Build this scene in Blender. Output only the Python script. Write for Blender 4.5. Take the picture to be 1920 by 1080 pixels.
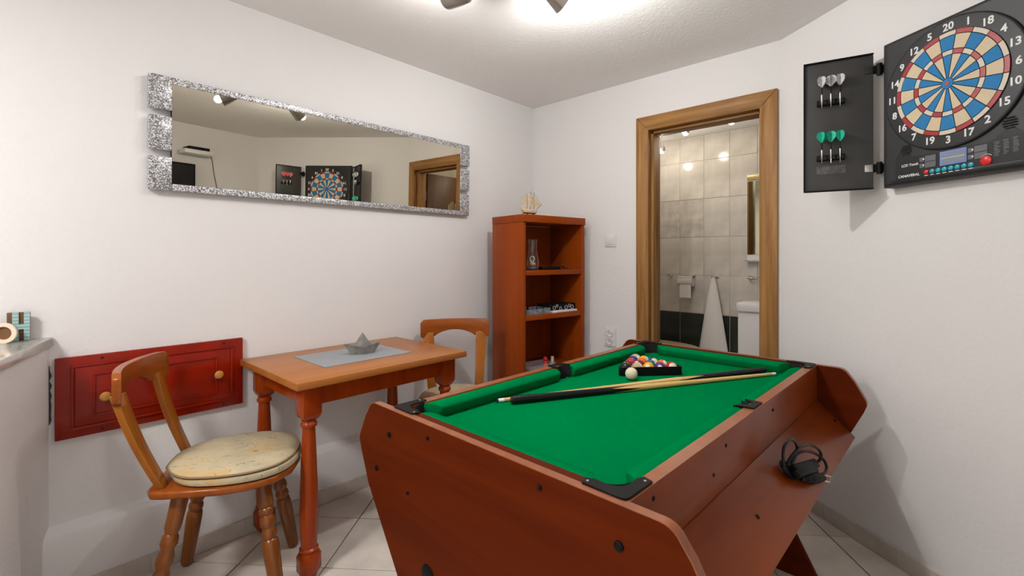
import bpy, bmesh, math, random
from mathutils import Vector, Matrix
random.seed(7)
PI = math.pi
R = math.radians
for o in list(bpy.data.objects): bpy.data.objects.remove(o)
SC = bpy.context.scene
COL = SC.collection

# ------------------------------------------------------------------ camera, world, exposure
cam_d = bpy.data.cameras.new('camera')
cam = bpy.data.objects.new('camera', cam_d); COL.objects.link(cam)
cam.location = (0, 0, 1.2); cam.rotation_euler = (R(90), 0, R(42.8))
cam_d.sensor_width = 36; cam_d.lens = 884/1920*36
cam_d.shift_y = -59/1920; cam_d.clip_start = .02
SC.camera = cam
w = bpy.data.worlds.new('world'); SC.world = w; w.use_nodes = True
w.node_tree.nodes['Background'].inputs[0].default_value = (.6, .65, .7, 1)
w.node_tree.nodes['Background'].inputs[1].default_value = .05
vs = SC.view_settings
vs.view_transform = 'Standard'; vs.look = 'None'; vs.gamma = 1; vs.use_curve_mapping = False
vs.exposure = 0.0
LAMP_W, FILL_W, BATH_W = 17.0, 36.0, 2.5

# ------------------------------------------------------------------ mesh helpers
class MB:
    def __init__(s): s.v = []; s.f = []
    def add(s, vs_, fs):
        n = len(s.v); s.v += [tuple(p) for p in vs_]; s.f += [tuple(i+n for i in f) for f in fs]; return s
    def box(s, x0, x1, y0, y1, z0, z1):
        return s.add([(x0,y0,z0),(x1,y0,z0),(x1,y1,z0),(x0,y1,z0),(x0,y0,z1),(x1,y0,z1),(x1,y1,z1),(x0,y1,z1)],
                     [(3,2,1,0),(4,5,6,7),(0,1,5,4),(1,2,6,5),(2,3,7,6),(3,0,4,7)])
    def prism(s, pts, fn0, fn1):
        n = len(pts); a = [fn0(p) for p in pts]; b = [fn1(p) for p in pts]
        return s.add(a+b, [tuple(range(n-1,-1,-1)), tuple(range(n,2*n))]+[(i,(i+1)%n,n+(i+1)%n,n+i) for i in range(n)])
    def slab(s, pts, z0, z1): return s.prism(pts, lambda p:(p[0],p[1],z0), lambda p:(p[0],p[1],z1))
    def slab_xz(s, pts, y0, y1): return s.prism(pts, lambda p:(p[0],y0,p[1]), lambda p:(p[0],y1,p[1]))
    def slab_yz(s, pts, x0, x1): return s.prism(pts, lambda p:(x0,p[0],p[1]), lambda p:(x1,p[0],p[1]))
    def lathe(s, prof, a=(0,0,0), d=(0,0,1), n=16, cap=True):
        """prof: list of (distance along d, radius)"""
        a = Vector(a); d = Vector(d).normalized(); q = Vector((0,0,1)).rotation_difference(d)
        vs_ = []; fs = []; m = len(prof)
        for t, r in prof:
            for k in range(n):
                an = 2*PI*k/n; vs_.append(a + q @ Vector((r*math.cos(an), r*math.sin(an), t)))
        for i in range(m-1):
            for k in range(n):
                k2 = (k+1) % n; fs.append((i*n+k, i*n+k2, (i+1)*n+k2, (i+1)*n+k))
        if cap: fs.append(tuple(range(n-1,-1,-1))); fs.append(tuple((m-1)*n+k for k in range(n)))
        return s.add(vs_, fs)
    def tube(s, pts, r, n=8, sub=4, closed=False):
        P = [Vector(p) for p in pts]
        if sub > 1 and len(P) > 2:
            Q = []
            for i in range(len(P)-1):
                p0 = P[max(i-1,0)]; p1 = P[i]; p2 = P[i+1]; p3 = P[min(i+2,len(P)-1)]
                for k in range(sub):
                    t = k/sub
                    Q.append(.5*((2*p1)+(p2-p0)*t+(2*p0-5*p1+4*p2-p3)*t*t+(3*p1-p0-3*p2+p3)*t**3))
            Q.append(P[-1]); P = Q
        vs_ = []; fs = []; m = len(P); up = Vector((0,0,1)); pu = None
        for i, p in enumerate(P):
            d = (P[min(i+1,m-1)]-P[max(i-1,0)])
            d = d.normalized() if d.length > 1e-9 else Vector((0,0,1))
            if pu is None:
                pu = d.cross(up) if abs(d.dot(up)) < .95 else d.cross(Vector((1,0,0)))
            u = (pu - d*pu.dot(d)).normalized(); pu = u; v = d.cross(u)
            rr = r[min(i*len(r)//m, len(r)-1)] if isinstance(r, (list,tuple)) else r
            for k in range(n):
                an = 2*PI*k/n; vs_.append(p + u*(rr*math.cos(an)) + v*(rr*math.sin(an)))
        for i in range(m-1):
            for k in range(n):
                k2 = (k+1) % n; fs.append((i*n+k, i*n+k2, (i+1)*n+k2, (i+1)*n+k))
        fs.append(tuple(range(n-1,-1,-1))); fs.append(tuple((m-1)*n+k for k in range(n)))
        return s.add(vs_, fs)
    def sphere(s, c, r, n=20, m=12, sc=(1,1,1)):
        vs_ = [(c[0],c[1],c[2]-r*sc[2])]; fs = []
        for i in range(1, m):
            ph = -PI/2+PI*i/m
            for k in range(n):
                a = 2*PI*k/n
                vs_.append((c[0]+r*sc[0]*math.cos(ph)*math.cos(a), c[1]+r*sc[1]*math.cos(ph)*math.sin(a), c[2]+r*sc[2]*math.sin(ph)))
        vs_.append((c[0],c[1],c[2]+r*sc[2])); T = len(vs_)-1
        for k in range(n):
            k2 = (k+1) % n
            fs.append((0, 1+k2, 1+k)); fs.append((T, 1+(m-2)*n+k, 1+(m-2)*n+k2))
            for i in range(m-2): fs.append((1+i*n+k, 1+i*n+k2, 1+(i+1)*n+k2, 1+(i+1)*n+k))
        return s.add(vs_, fs)
    def mesh(s, name, mat, smooth=False, bevel=0, seg=2, fix=True):
        me = bpy.data.meshes.new(name); me.from_pydata(s.v, [], s.f); me.update()
        bm = bmesh.new(); bm.from_mesh(me)
        if fix: bmesh.ops.recalc_face_normals(bm, faces=bm.faces)
        if bevel:
            es = [e for e in bm.edges if len(e.link_faces) == 2 and e.calc_face_angle(0) > .6]
            bmesh.ops.bevel(bm, geom=es, offset=bevel, segments=seg, profile=.5, affect='EDGES', clamp_overlap=True)
        bm.to_mesh(me); bm.free()
        if smooth or bevel:
            me.shade_smooth(); me.set_sharp_from_angle(angle=R(38))
        if mat is not None: me.materials.append(mat)
        return me

def link(name, me, parent=None, loc=(0,0,0), rot=(0,0,0)):
    o = bpy.data.objects.new(name, me); COL.objects.link(o)
    o.location = loc; o.rotation_euler = rot
    if parent is not None: o.parent = parent
    return o
def obj(name, mb, mat, parent=None, loc=(0,0,0), rot=(0,0,0), **k):
    return link(name, mb.mesh(name, mat, **k), parent, loc, rot)
def tag(o, label=None, cat=None, group=None, kind=None):
    if label: o['label'] = label
    if cat: o['category'] = cat
    if group: o['group'] = group
    if kind: o['kind'] = kind
    return o
def thing(name, label, cat, loc=(0,0,0), rz=0, group=None):
    return tag(link(name, None, None, loc, (0,0,rz)), label, cat, group)
def struct(name, mb, mat, **k): return tag(obj(name, mb, mat, **k), kind='structure')
def text_mesh(txt, size, mat, ext=.0006):
    cu = bpy.data.curves.new('lettering', 'FONT'); cu.body = txt; cu.size = size; cu.extrude = ext
    cu.offset = size*.028; cu.align_x = 'CENTER'; cu.align_y = 'CENTER'; cu.resolution_u = 3
    t = bpy.data.objects.new('tmp', cu); COL.objects.link(t)
    me = bpy.data.meshes.new_from_object(t); bpy.data.objects.remove(t)
    for v in me.vertices: x, y, z = v.co; v.co = (x, -z, y)
    me.materials.clear(); me.materials.append(mat); return me
def arc(cx, cy, r, a0, a1, n=8): return [(cx+r*math.cos(a0+(a1-a0)*i/n), cy+r*math.sin(a0+(a1-a0)*i/n)) for i in range(n+1)]
def rrect(x0, x1, y0, y1, r, n=5):
    return arc(x1-r,y0+r,r,-PI/2,0,n)+arc(x1-r,y1-r,r,0,PI/2,n)+arc(x0+r,y1-r,r,PI/2,PI,n)+arc(x0+r,y0+r,r,PI,1.5*PI,n)

# ------------------------------------------------------------------ materials
def lin(c):
    return tuple(((v/255)/12.92 if v/255 <= .04045 else ((v/255+.055)/1.055)**2.4) for v in c)
def mat(name, col, rough=.5, metal=0, spec=.5, noise=None, bump=None, coat=0, trans=0, ior=1.45, emis=None, alpha=1):
    m = bpy.data.materials.new(name); m.use_nodes = True
    N = m.node_tree.nodes; L = m.node_tree.links; b = N['Principled BSDF']
    b.inputs['Base Color'].default_value = (*col, 1); b.inputs['Roughness'].default_value = rough
    b.inputs['Metallic'].default_value = metal; b.inputs['Specular IOR Level'].default_value = spec
    b.inputs['Coat Weight'].default_value = coat; b.inputs['Transmission Weight'].default_value = trans
    b.inputs['IOR'].default_value = ior
    if emis: b.inputs['Emission Color'].default_value = (*emis[0], 1); b.inputs['Emission Strength'].default_value = emis[1]
    if noise or bump:
        tc = N.new('ShaderNodeTexCoord')
    if noise:
        n = N.new('ShaderNodeTexNoise'); n.inputs['Scale'].default_value = noise[0]; n.inputs['Detail'].default_value = 5
        L.new(tc.outputs['Object'], n.inputs['Vector'])
        r = N.new('ShaderNodeValToRGB'); k = noise[1]
        r.color_ramp.elements[0].color = (*[c*(1-k) for c in col], 1); r.color_ramp.elements[1].color = (*[min(1,c*(1+k)) for c in col], 1)
        r.color_ramp.elements[0].position = .3; r.color_ramp.elements[1].position = .7
        L.new(n.outputs['Fac'], r.inputs[0]); L.new(r.outputs[0], b.inputs['Base Color'])
    if bump:
        n2 = N.new('ShaderNodeTexNoise'); n2.inputs['Scale'].default_value = bump[0]; n2.inputs['Detail'].default_value = 3
        L.new(tc.outputs['Object'], n2.inputs['Vector'])
        bp = N.new('ShaderNodeBump'); bp.inputs['Strength'].default_value = bump[1]; bp.inputs['Distance'].default_value = .004
        L.new(n2.outputs['Fac'], bp.inputs['Height']); L.new(bp.outputs[0], b.inputs['Normal'])
    return m
def wood(name, dark, light, axis='x', scale=14, rough=.35, stretch=.06, coat=0, spec=.5, contrast=(.3,.7)):
    m = bpy.data.materials.new(name); m.use_nodes = True
    N = m.node_tree.nodes; L = m.node_tree.links; b = N['Principled BSDF']
    tc = N.new('ShaderNodeTexCoord'); mp = N.new('ShaderNodeMapping')
    mp.inputs['Scale'].default_value = [stretch if a == axis else 1 for a in 'xyz']
    L.new(tc.outputs['Object'], mp.inputs['Vector'])
    n = N.new('ShaderNodeTexNoise'); n.inputs['Scale'].default_value = scale; n.inputs['Detail'].default_value = 7
    n.inputs['Distortion'].default_value = .6; n.inputs['Roughness'].default_value = .62
    L.new(mp.outputs[0], n.inputs['Vector'])
    r = N.new('ShaderNodeValToRGB'); e = r.color_ramp.elements
    e[0].color = (*dark, 1); e[1].color = (*light, 1); e[0].position, e[1].position = contrast
    L.new(n.outputs['Fac'], r.inputs[0]); L.new(r.outputs[0], b.inputs['Base Color'])
    b.inputs['Roughness'].default_value = rough; b.inputs['Coat Weight'].default_value = coat; b.inputs['Specular IOR Level'].default_value = spec
    bp = N.new('ShaderNodeBump'); bp.inputs['Strength'].default_value = .12; bp.inputs['Distance'].default_value = .001
    L.new(n.outputs['Fac'], bp.inputs['Height']); L.new(bp.outputs[0], b.inputs['Normal'])
    return m

M = {}
M['plaster'] = mat('plaster', (.76,.742,.738), .85, spec=.2, noise=(1.6,.015), bump=(55,.35))
M['ceiling'] = mat('ceiling_paint', (.86,.842,.832), .9, spec=.15, bump=(70,.4))
M['grout'] = mat('grout', (.05,.043,.038), .9)
M['floor_tile'] = mat('floor_tile', (.66,.60,.535), .28, noise=(6,.16))
M['base_tile'] = mat('base_tile', (.56,.51,.455), .4, noise=(9,.14))
M['marble'] = mat('marble', (.52,.49,.45), .12, noise=(7,.3))
M['oak_v'] = wood('oak_upright', lin((118,76,32)), lin((176,132,78)), 'z', 26, .5, spec=.25)
M['oak_h'] = wood('oak_cross', lin((118,76,32)), lin((176,132,78)), 'x', 26, .5, spec=.25)
M['leaf'] = wood('door_leaf_wood', lin((66,38,14)), lin((98,62,28)), 'z', 22, .45)
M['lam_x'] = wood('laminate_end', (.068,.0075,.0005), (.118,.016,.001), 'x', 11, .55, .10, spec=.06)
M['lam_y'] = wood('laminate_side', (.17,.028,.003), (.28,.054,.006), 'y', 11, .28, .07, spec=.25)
M['lam_edge'] = mat('laminate_edge', (.27,.085,.033), .35, noise=(30,.15))
M['cloth'] = mat('green_cloth', (.0,.175,.048), .95, spec=.0, noise=(3,.06), bump=(900,.1))
M['black'] = mat('black_plastic', (.005,.005,.005), .5, spec=.15)
M['black_gloss'] = mat('black_gloss', (.006,.006,.007), .25, spec=.3)
M['dark'] = mat('dark_grey_plastic', (.020,.020,.021), .42, spec=.35, noise=(20,.1))
M['void'] = mat('black_felt', (.006,.006,.006), .9)
M['dine'] = wood('table_wood', (.31,.10,.018), (.41,.15,.032), 'y', 12, .33, .05, spec=.4)
M['dine_leg'] = wood('table_leg_wood', (.24,.028,.001), (.35,.050,.002), 'z', 16, .22, .1, spec=.3)
M['chair'] = wood('chair_wood', (.25,.072,.006), (.40,.130,.012), 'z', 16, .22, .1, spec=.35)
M['chair_dark'] = wood('chair_leg_wood', (.15,.038,.004), (.27,.080,.009), 'z', 16, .2, .1, spec=.5)
M['chair_seat'] = wood('chair_seat_wood', (.22,.048,.005), (.35,.088,.010), 'x', 16, .22, .1, spec=.35)
M['case_v'] = wood('bookcase_side_wood', (.22,.035,.0025), (.29,.052,.004), 'z', 13, .3, .06, spec=.15)
M['case_h'] = wood('bookcase_shelf_wood', (.23,.035,.0025), (.31,.055,.004), 'x', 13, .3, .06, spec=.15)
M['red'] = mat('red_paint', (.24,.010,.0016), .2, spec=.3, noise=(14,.12))
M['knob'] = wood('knob_wood', (.40,.17,.03), (.52,.24,.06), 'y', 30, .3)
M['chrome'] = mat('chrome', (.7,.7,.7), .12, metal=1)
M['steel'] = mat('brushed_steel', (.55,.53,.5), .3, metal=1)
M['white'] = mat('white_plastic', (.74,.73,.72), .35)
M['ceramic'] = mat('white_ceramic', (.8,.79,.77), .1)
M['towel'] = mat('white_towel', (.78,.75,.71), .95, spec=.05, bump=(300,.6))
M['paper'] = mat('toilet_paper', (.8,.78,.75), .9)
M['mirror'] = mat('mirror_glass', (.62,.575,.48), .0, metal=1)
M['dim_reflection'] = mat('mirror_dim_reflection', (.30,.28,.19), .03, metal=1)  # tint darkened to stand in for a dim reflection of the bathroom
M['glass'] = mat('clear_glass', (1,1,1), .02, trans=1, ior=1.45)
M['clear'] = mat('clear_plastic', (.8,.85,.9), .08, trans=.85, ior=1.2)
M['bath_tile'] = mat('bath_tile', (.56,.52,.465), .12, noise=(9,.13))
M['bath_tile_dark'] = mat('bath_tile_dark', (.028,.033,.026), .15, noise=(8,.3))
M['bath_grout'] = mat('bath_grout', (.66,.62,.57), .8)
M['lid'] = mat('toilet_lid_beige', (.50,.40,.27), .3)
M['runner'] = mat('grey_runner', (.30,.31,.33), .85, bump=(400,.4))
M['boat'] = mat('grey_concrete', (.21,.20,.19), .75, noise=(40,.3), bump=(90,.3))
M['cue_shaft'] = wood('cue_maple', (.62,.38,.12), (.75,.50,.20), 'x', 40, .25, .02)
M['cue_tip'] = mat('cue_ferrule', (.8,.78,.7), .4)
M['cream'] = mat('cream', (.72,.62,.47), .3)
M['seg_cream'] = mat('segment_cream', (.66,.53,.36), .5, bump=(700,.4))
M['seg_blue'] = mat('segment_blue', (.006,.18,.44), .45, bump=(700,.4))
M['seg_red'] = mat('segment_red', (.34,.012,.018), .4)
M['seg_white'] = mat('segment_white', (.60,.53,.42), .5)
M['num'] = mat('number_white', (.72,.72,.72), .5)
M['lcd'] = mat('lcd_grey', (.22,.25,.30), .25)
M['lcd_frame'] = mat('lcd_blue_frame', (.16,.25,.60), .3)
M['panel_grey'] = mat('display_grey', (.13,.13,.145), .3)
M['teal'] = mat('teal_button', (.02,.33,.42), .3)
M['red_btn'] = mat('red_button', (.62,.02,.02), .3)
M['bulb'] = mat('lamp_bulb', (1,1,1), .3, emis=((1,.93,.82), 14))
M['bath_bulb'] = mat('bath_bulb', (1,1,1), .3, emis=((1,.9,.72), 9))
M['lamp_metal'] = mat('lamp_metal', (.45,.43,.40), .35, metal=1)
M['ship'] = mat('ship_cream', (.62,.50,.32), .7, noise=(60,.15))
M['ship_dark'] = mat('ship_dark', (.05,.025,.015), .6)
M['screen'] = mat('tv_screen', (.006,.006,.008), .15)
M['sticker'] = mat('worn_sticker', (.09,.085,.08), .6, noise=(60,.4))

def glitter():
    m = bpy.data.materials.new('silver_glitter'); m.use_nodes = True
    N = m.node_tree.nodes; L = m.node_tree.links; b = N['Principled BSDF']
    tc = N.new('ShaderNodeTexCoord'); v = N.new('ShaderNodeTexVoronoi'); v.inputs['Scale'].default_value = 260
    L.new(tc.outputs['Object'], v.inputs['Vector'])
    sp = N.new('ShaderNodeSeparateColor'); L.new(v.outputs['Color'], sp.inputs[0])
    r = N.new('ShaderNodeValToRGB'); e = r.color_ramp.elements
    e[0].color = (.10,.10,.11,1); e[0].position = .05; e[1].color = (.9,.9,.92,1); e[1].position = .9
    x = r.color_ramp.elements.new(.5); x.color = (.38,.37,.38,1)
    L.new(sp.outputs[0], r.inputs[0]); L.new(r.outputs[0], b.inputs['Base Color'])
    b.inputs['Metallic'].default_value = .35; b.inputs['Roughness'].default_value = .35
    bp = N.new('ShaderNodeBump'); bp.inputs['Strength'].default_value = .8; bp.inputs['Distance'].default_value = .003
    L.new(sp.outputs[1], bp.inputs['Height']); L.new(bp.outputs[0], b.inputs['Normal'])
    return m
M['glitter'] = glitter()

def fabric():
    """cream cushion cloth printed with brushed ochre patches and thin dark strokes"""
    m = bpy.data.materials.new('cushion_print'); m.use_nodes = True
    N = m.node_tree.nodes; L = m.node_tree.links; b = N['Principled BSDF']
    tc = N.new('ShaderNodeTexCoord')
    n = N.new('ShaderNodeTexNoise'); n.inputs['Scale'].default_value = 9; n.inputs['Detail'].default_value = 6
    L.new(tc.outputs['Object'], n.inputs['Vector'])
    r = N.new('ShaderNodeValToRGB'); e = r.color_ramp.elements
    e[0].color = (.46,.40,.275,1); e[0].position = .38; e[1].color = (.56,.47,.30,1); e[1].position = .60
    x = e.new(.70); x.color = (.58,.40,.19,1)
    L.new(n.outputs['Fac'], r.inputs[0])
    mp = N.new('ShaderNodeMapping'); mp.inputs['Rotation'].default_value = (0,0,.7); mp.inputs['Scale'].default_value = (7,3,5)
    L.new(tc.outputs['Object'], mp.inputs['Vector'])
    n2 = N.new('ShaderNodeTexNoise'); n2.inputs['Scale'].default_value = 2.3; n2.inputs['Detail'].default_value = 1; n2.inputs['Distortion'].default_value = 2.5
    L.new(mp.outputs[0], n2.inputs['Vector'])
    r2 = N.new('ShaderNodeValToRGB'); e2 = r2.color_ramp.elements
    e2[0].color = (0,0,0,1); e2[0].position = .612; e2[1].color = (0,0,0,1); e2[1].position = .63
    y = e2.new(.621); y.color = (1,1,1,1)
    L.new(n2.outputs['Fac'], r2.inputs[0])
    mx = N.new('ShaderNodeMix'); mx.data_type = 'RGBA'; mx.inputs['B'].default_value = (.05,.06,.035,1)
    L.new(r2.outputs[0], mx.inputs['Factor']); L.new(r.outputs[0], mx.inputs['A']); L.new(mx.outputs['Result'], b.inputs['Base Color'])
    b.inputs['Roughness'].default_value = .8; b.inputs['Specular IOR Level'].default_value = .2
    n3 = N.new('ShaderNodeTexNoise'); n3.inputs['Scale'].default_value = 60; L.new(tc.outputs['Object'], n3.inputs['Vector'])
    bp = N.new('ShaderNodeBump'); bp.inputs['Strength'].default_value = .25; bp.inputs['Distance'].default_value = .004
    L.new(n3.outputs['Fac'], bp.inputs['Height']); L.new(bp.outputs[0], b.inputs['Normal'])
    return m
M['fabric'] = fabric()
M['piping'] = mat('cushion_piping', (.30,.20,.10), .6)

def stripes(name, c1, c2, freq, axis):
    m = bpy.data.materials.new(name); m.use_nodes = True
    N = m.node_tree.nodes; L = m.node_tree.links; b = N['Principled BSDF']
    tc = N.new('ShaderNodeTexCoord'); wv = N.new('ShaderNodeTexWave'); wv.bands_direction = axis; wv.inputs['Scale'].default_value = freq
    L.new(tc.outputs['Object'], wv.inputs['Vector'])
    r = N.new('ShaderNodeValToRGB'); r.color_ramp.elements[0].color = (*c1,1); r.color_ramp.elements[1].color = (*c2,1)
    r.color_ramp.elements[0].position = .4; r.color_ramp.elements[1].position = .7
    L.new(wv.outputs['Fac'], r.inputs[0]); L.new(r.outputs[0], b.inputs['Base Color']); b.inputs['Roughness'].default_value = .5
    return m
M['teal_stripes'] = stripes('teal_striped_print', (.22,.42,.42), (.42,.55,.52), 28, 'Z')
M['decor_tile'] = mat('bath_decor_tile', (.52,.48,.43), .12, noise=(16,.2))

def ball_mat(name, col, stripe):
    m = bpy.data.materials.new(name); m.use_nodes = True
    N = m.node_tree.nodes; L = m.node_tree.links; b = N['Principled BSDF']
    b.inputs['Roughness'].default_value = .08; b.inputs['Base Color'].default_value = (*col,1)
    tc = N.new('ShaderNodeTexCoord'); sx = N.new('ShaderNodeSeparateXYZ'); L.new(tc.outputs['Object'], sx.inputs[0])
    ab = N.new('ShaderNodeMath'); ab.operation = 'ABSOLUTE'; L.new(sx.outputs[2], ab.inputs[0])
    gt = N.new('ShaderNodeMath'); gt.operation = 'GREATER_THAN'; L.new(ab.outputs[0], gt.inputs[0])
    gt.inputs[1].default_value = .0165 if stripe else .0222
    mx = N.new('ShaderNodeMix'); mx.data_type = 'RGBA'; mx.inputs['A'].default_value = (*col,1); mx.inputs['B'].default_value = (.75,.68,.54,1)
    L.new(gt.outputs[0], mx.inputs['Factor']); L.new(mx.outputs['Result'], b.inputs['Base Color'])
    return m

# ------------------------------------------------------------------ room shell
XW, YB, ZC = -2.29, 2.709, 2.31
C0, C1, C2, C3, C4 = (XW,YB), (-.629,YB), (.674,1.772), (.258,-1.3), (XW,-1.3)
ROOM = [C4, C3, C2, C1, C0]

def wall_quad(a, b, t, z0, z1):
    """wall box whose room face runs a->b; thickness t to the right of a->b"""
    d = (Vector(b)-Vector(a)).normalized(); n = Vector((d.y, -d.x))*t
    A, B_ = Vector(a), Vector(b)
    return [tuple(A), tuple(B_), tuple(B_+n), tuple(A+n)], z0, z1
struct('wall_left', MB().box(XW-.12, XW, -1.42, YB+.12, -.02, ZC+.02), M['plaster'])
DX0, DX1, DZ = -1.372, -.706, 2.0
wb = MB().box(XW, DX0, YB, YB+.12, -.02, ZC+.02).box(DX1, -.55, YB, YB+.12, -.02, ZC+.02).box(DX0, DX1, YB, YB+.12, DZ, ZC+.02)
struct('wall_back', wb, M['plaster'])
ur = (Vector(C2)-Vector(C1)).normalized()
e2 = Vector(C2)+ur*.12
struct('wall_right', MB().slab(wall_quad(tuple(e2), C1, .12, 0, 0)[0], -.02, ZC+.02), M['plaster'])
struct('wall_front', MB().slab(wall_quad(C3, C2, .12, 0, 0)[0], -.02, ZC+.02), M['plaster'])
struct('wall_rear', MB().box(XW, .42, -1.42, -1.3, -.02, ZC+.02), M['plaster'])
struct('ceiling', MB().slab([(XW-.1,-1.4),(.5,-1.4),(.85,1.8),(-.55,2.8),(XW-.1,2.8)], ZC, ZC+.1), M['ceiling'])

# floor with each tile a piece
floor = struct('floor', MB().slab([(XW-.05,-1.35),(.33,-1.35),(.75,1.8),(-.6,2.76),(XW-.05,2.76)], -.1, -.004), M['grout'])
def clip(poly, a, b):
    out = []; n = len(poly)
    side = lambda p: (b[0]-a[0])*(p[1]-a[1])-(b[1]-a[1])*(p[0]-a[0])
    for i in range(n):
        p, q = poly[i], poly[(i+1)%n]; sp, sq = side(p), side(q)
        if sp >= 0: out.append(p)
        if sp*sq < 0:
            t = sp/(sp-sq); out.append((p[0]+(q[0]-p[0])*t, p[1]+(q[1]-p[1])*t))
    return out
PT = .3448; n1 = (-math.sin(R(39)), math.cos(R(39))); n2 = (math.cos(R(39)), math.sin(R(39)))
def area(p): return abs(sum(p[i][0]*p[(i+1)%len(p)][1]-p[(i+1)%len(p)][0]*p[i][1] for i in range(len(p))))/2
g = .0022; hs = PT/2-g
full = MB().slab([(-hs,-hs),(hs,-hs),(hs,hs),(-hs,hs)], -.009, 0).mesh('tile', M['floor_tile'], bevel=.0012, seg=1)
for i in range(-14, 8):
    for j in range(-14, 16):
        a = 2.112+PT*(i+.5); b = -.843+PT*(j+.5)
        cx, cy = n1[0]*a+n2[0]*b, n1[1]*a+n2[1]*b
        sq = []
        for sa, sb in ((-1,-1),(-1,1),(1,1),(1,-1)):
            aa, bb = a+sa*hs, b+sb*hs; sq.append((n1[0]*aa+n2[0]*bb, n1[1]*aa+n2[1]*bb))
        if sum(sq[k][0]*sq[(k+1)%4][1]-sq[(k+1)%4][0]*sq[k][1] for k in range(4)) < 0: sq.reverse()
        p = sq
        for k in range(5):
            p = clip(p, ROOM[k], ROOM[(k+1)%5])
            if len(p) < 3: break
        if len(p) < 3 or area(p) < .0008: continue
        if area(p) > area(sq)*.999: link('tile', full, floor, (cx,cy,0), (0,0,R(39)))
        else: obj('tile', MB().slab([(q[0]-cx,q[1]-cy) for q in p], -.009, 0), M['floor_tile'], floor, (cx,cy,0))

# plaster plinth on the left wall, baseboards of cut tiles
pl = MB().prism([(XW,0),(-2.232,0),(-2.232,.225),(-2.240,.242),(-2.262,.252),(XW,.262)], lambda p:(p[0],.085,p[1]), lambda p:(p[0],2.70,p[1]))
tag(obj('trim_1', pl, M['plaster'], smooth=True), kind='structure')
def baseboard(name, a, b, off=0, h=.068, L0=.33, t=.011):
    a = Vector(a); b = Vector(b); d = (b-a).normalized(); n = Vector((-d.y, d.x)); ln = (b-a).length
    A = a+n*off
    ang = math.atan2(d.y, d.x)
    root = link(name, MB().box(0, ln, 0, t-.003, .001, h-.001).mesh(name, M['bath_grout']), None, (A.x,A.y,0), (0,0,ang)); tag(root, kind='structure')
    x = 0; me = None
    while x < ln-.01:
        w_ = min(L0, ln-x)
        if w_ == L0:
            me = me or MB().box(0, L0-.003, 0, t, .001, h).mesh('tile', M['base_tile'], bevel=.001, seg=1)
            link('tile', me, root, (x,0,0))
        else: obj('tile', MB().box(0, w_-.002, 0, t, .001, h), M['base_tile'], root, (x,0,0))
        x += L0
baseboard('baseboard_left', (-2.231,2.69), (-2.231,.095))
baseboard('baseboard_right', (.66,1.782), C1)
baseboard('baseboard_back', (-1.45,YB), (-2.22,YB))
baseboard('baseboard_front', C3, (.668,1.755))

# partition wall with marble ledge at the left
pd = Vector((.377,-.115)).normalized(); pn = Vector((pd.y,-pd.x))
A = Vector((XW,.108)); B_ = A+pd*1.15
pw = [tuple(A-pd*.005), tuple(B_), tuple(B_+pn*.16), tuple(A+pn*.16-pd*.005)]
struct('wall_partition', MB().slab(pw, 0, .888), M['plaster'])
A2 = A-pn*.012; B2 = B_-pn*.012
struct('trim_2', MB().slab([tuple(A2+Vector((.001,0))), tuple(B2), tuple(B2+pn*.19), tuple(A2+pn*.19)], .889, .92), M['marble'], bevel=.003)

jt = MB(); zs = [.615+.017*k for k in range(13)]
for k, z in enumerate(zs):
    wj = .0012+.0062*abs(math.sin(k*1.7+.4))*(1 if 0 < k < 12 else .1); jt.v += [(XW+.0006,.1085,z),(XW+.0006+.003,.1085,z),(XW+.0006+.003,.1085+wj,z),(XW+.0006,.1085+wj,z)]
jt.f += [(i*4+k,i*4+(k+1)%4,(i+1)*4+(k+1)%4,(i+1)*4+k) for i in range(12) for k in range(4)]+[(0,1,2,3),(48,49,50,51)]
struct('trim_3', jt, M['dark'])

# ------------------------------------------------------------------ door frame and leaf
door = tag(link('door_1', None, None, (0,0,0)), kind='structure')
yf = YB-.02; ci0, ci1, cz = -1.352, -.726, 1.975; co0, co1, cot = -1.434, -.643, 2.062
def cas(name, pts): return obj(name, MB().slab_xz(pts, yf, YB-.0005), M['oak_v'] if name != 'casing_head' else M['oak_h'], door, bevel=.003)
cas('casing_upright', [(co0,0),(ci0,0),(ci0,cz),(co0,cot)])
cas('casing_upright', [(ci1,0),(co1,0),(co1,cot),(ci1,cz)])
cas('casing_head', [(co0+.0008,cot),(ci0+.0004,cz+.0004),(ci1-.0004,cz+.0004),(co1-.0008,cot)])
for x0, x1, s0, s1 in ((-1.371,-1.3535,-1.3535,-1.339), (-.7245,-.707,-.739,-.7245)):
    obj('jamb', MB().box(x0, x1, YB-.019, YB+.118, 0, 1.99), M['oak_v'], door)
    obj('door_stop', MB().box(s0, s1, YB+.022, YB+.118, 0, 1.96), M['oak_v'], door, bevel=.002)
obj('jamb_head', MB().box(-1.3535, -.7245, YB-.019, YB+.118, 1.9765, 1.992), M['oak_h'], door)
obj('door_stop', MB().box(-1.339, -.739, YB+.022, YB+.118, 1.960, 1.976), M['oak_h'], door, bevel=.002)
leaf = obj('leaf', MB().box(-.742, -.704, YB+.135, YB+.135+.62, .008, 1.965), M['leaf'], door, bevel=.003)
hd = MB().lathe([(0,.022),(.008,.022),(.009,.009),(.045,.009)], (-.742,YB+.70,1.03), (-1,0,0), 14).tube([(-.785,YB+.70,1.03),(-.787,YB+.66,1.03),(-.787,YB+.59,1.028)], .008)
obj('handle', hd, M['chrome'], leaf, smooth=True)
for z in (.25, 1.7): obj('hinge', MB().lathe([(0,.007),(.09,.007)], (-.722,YB+.127,z), (0,0,1), 10), M['steel'], leaf, smooth=True)

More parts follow.
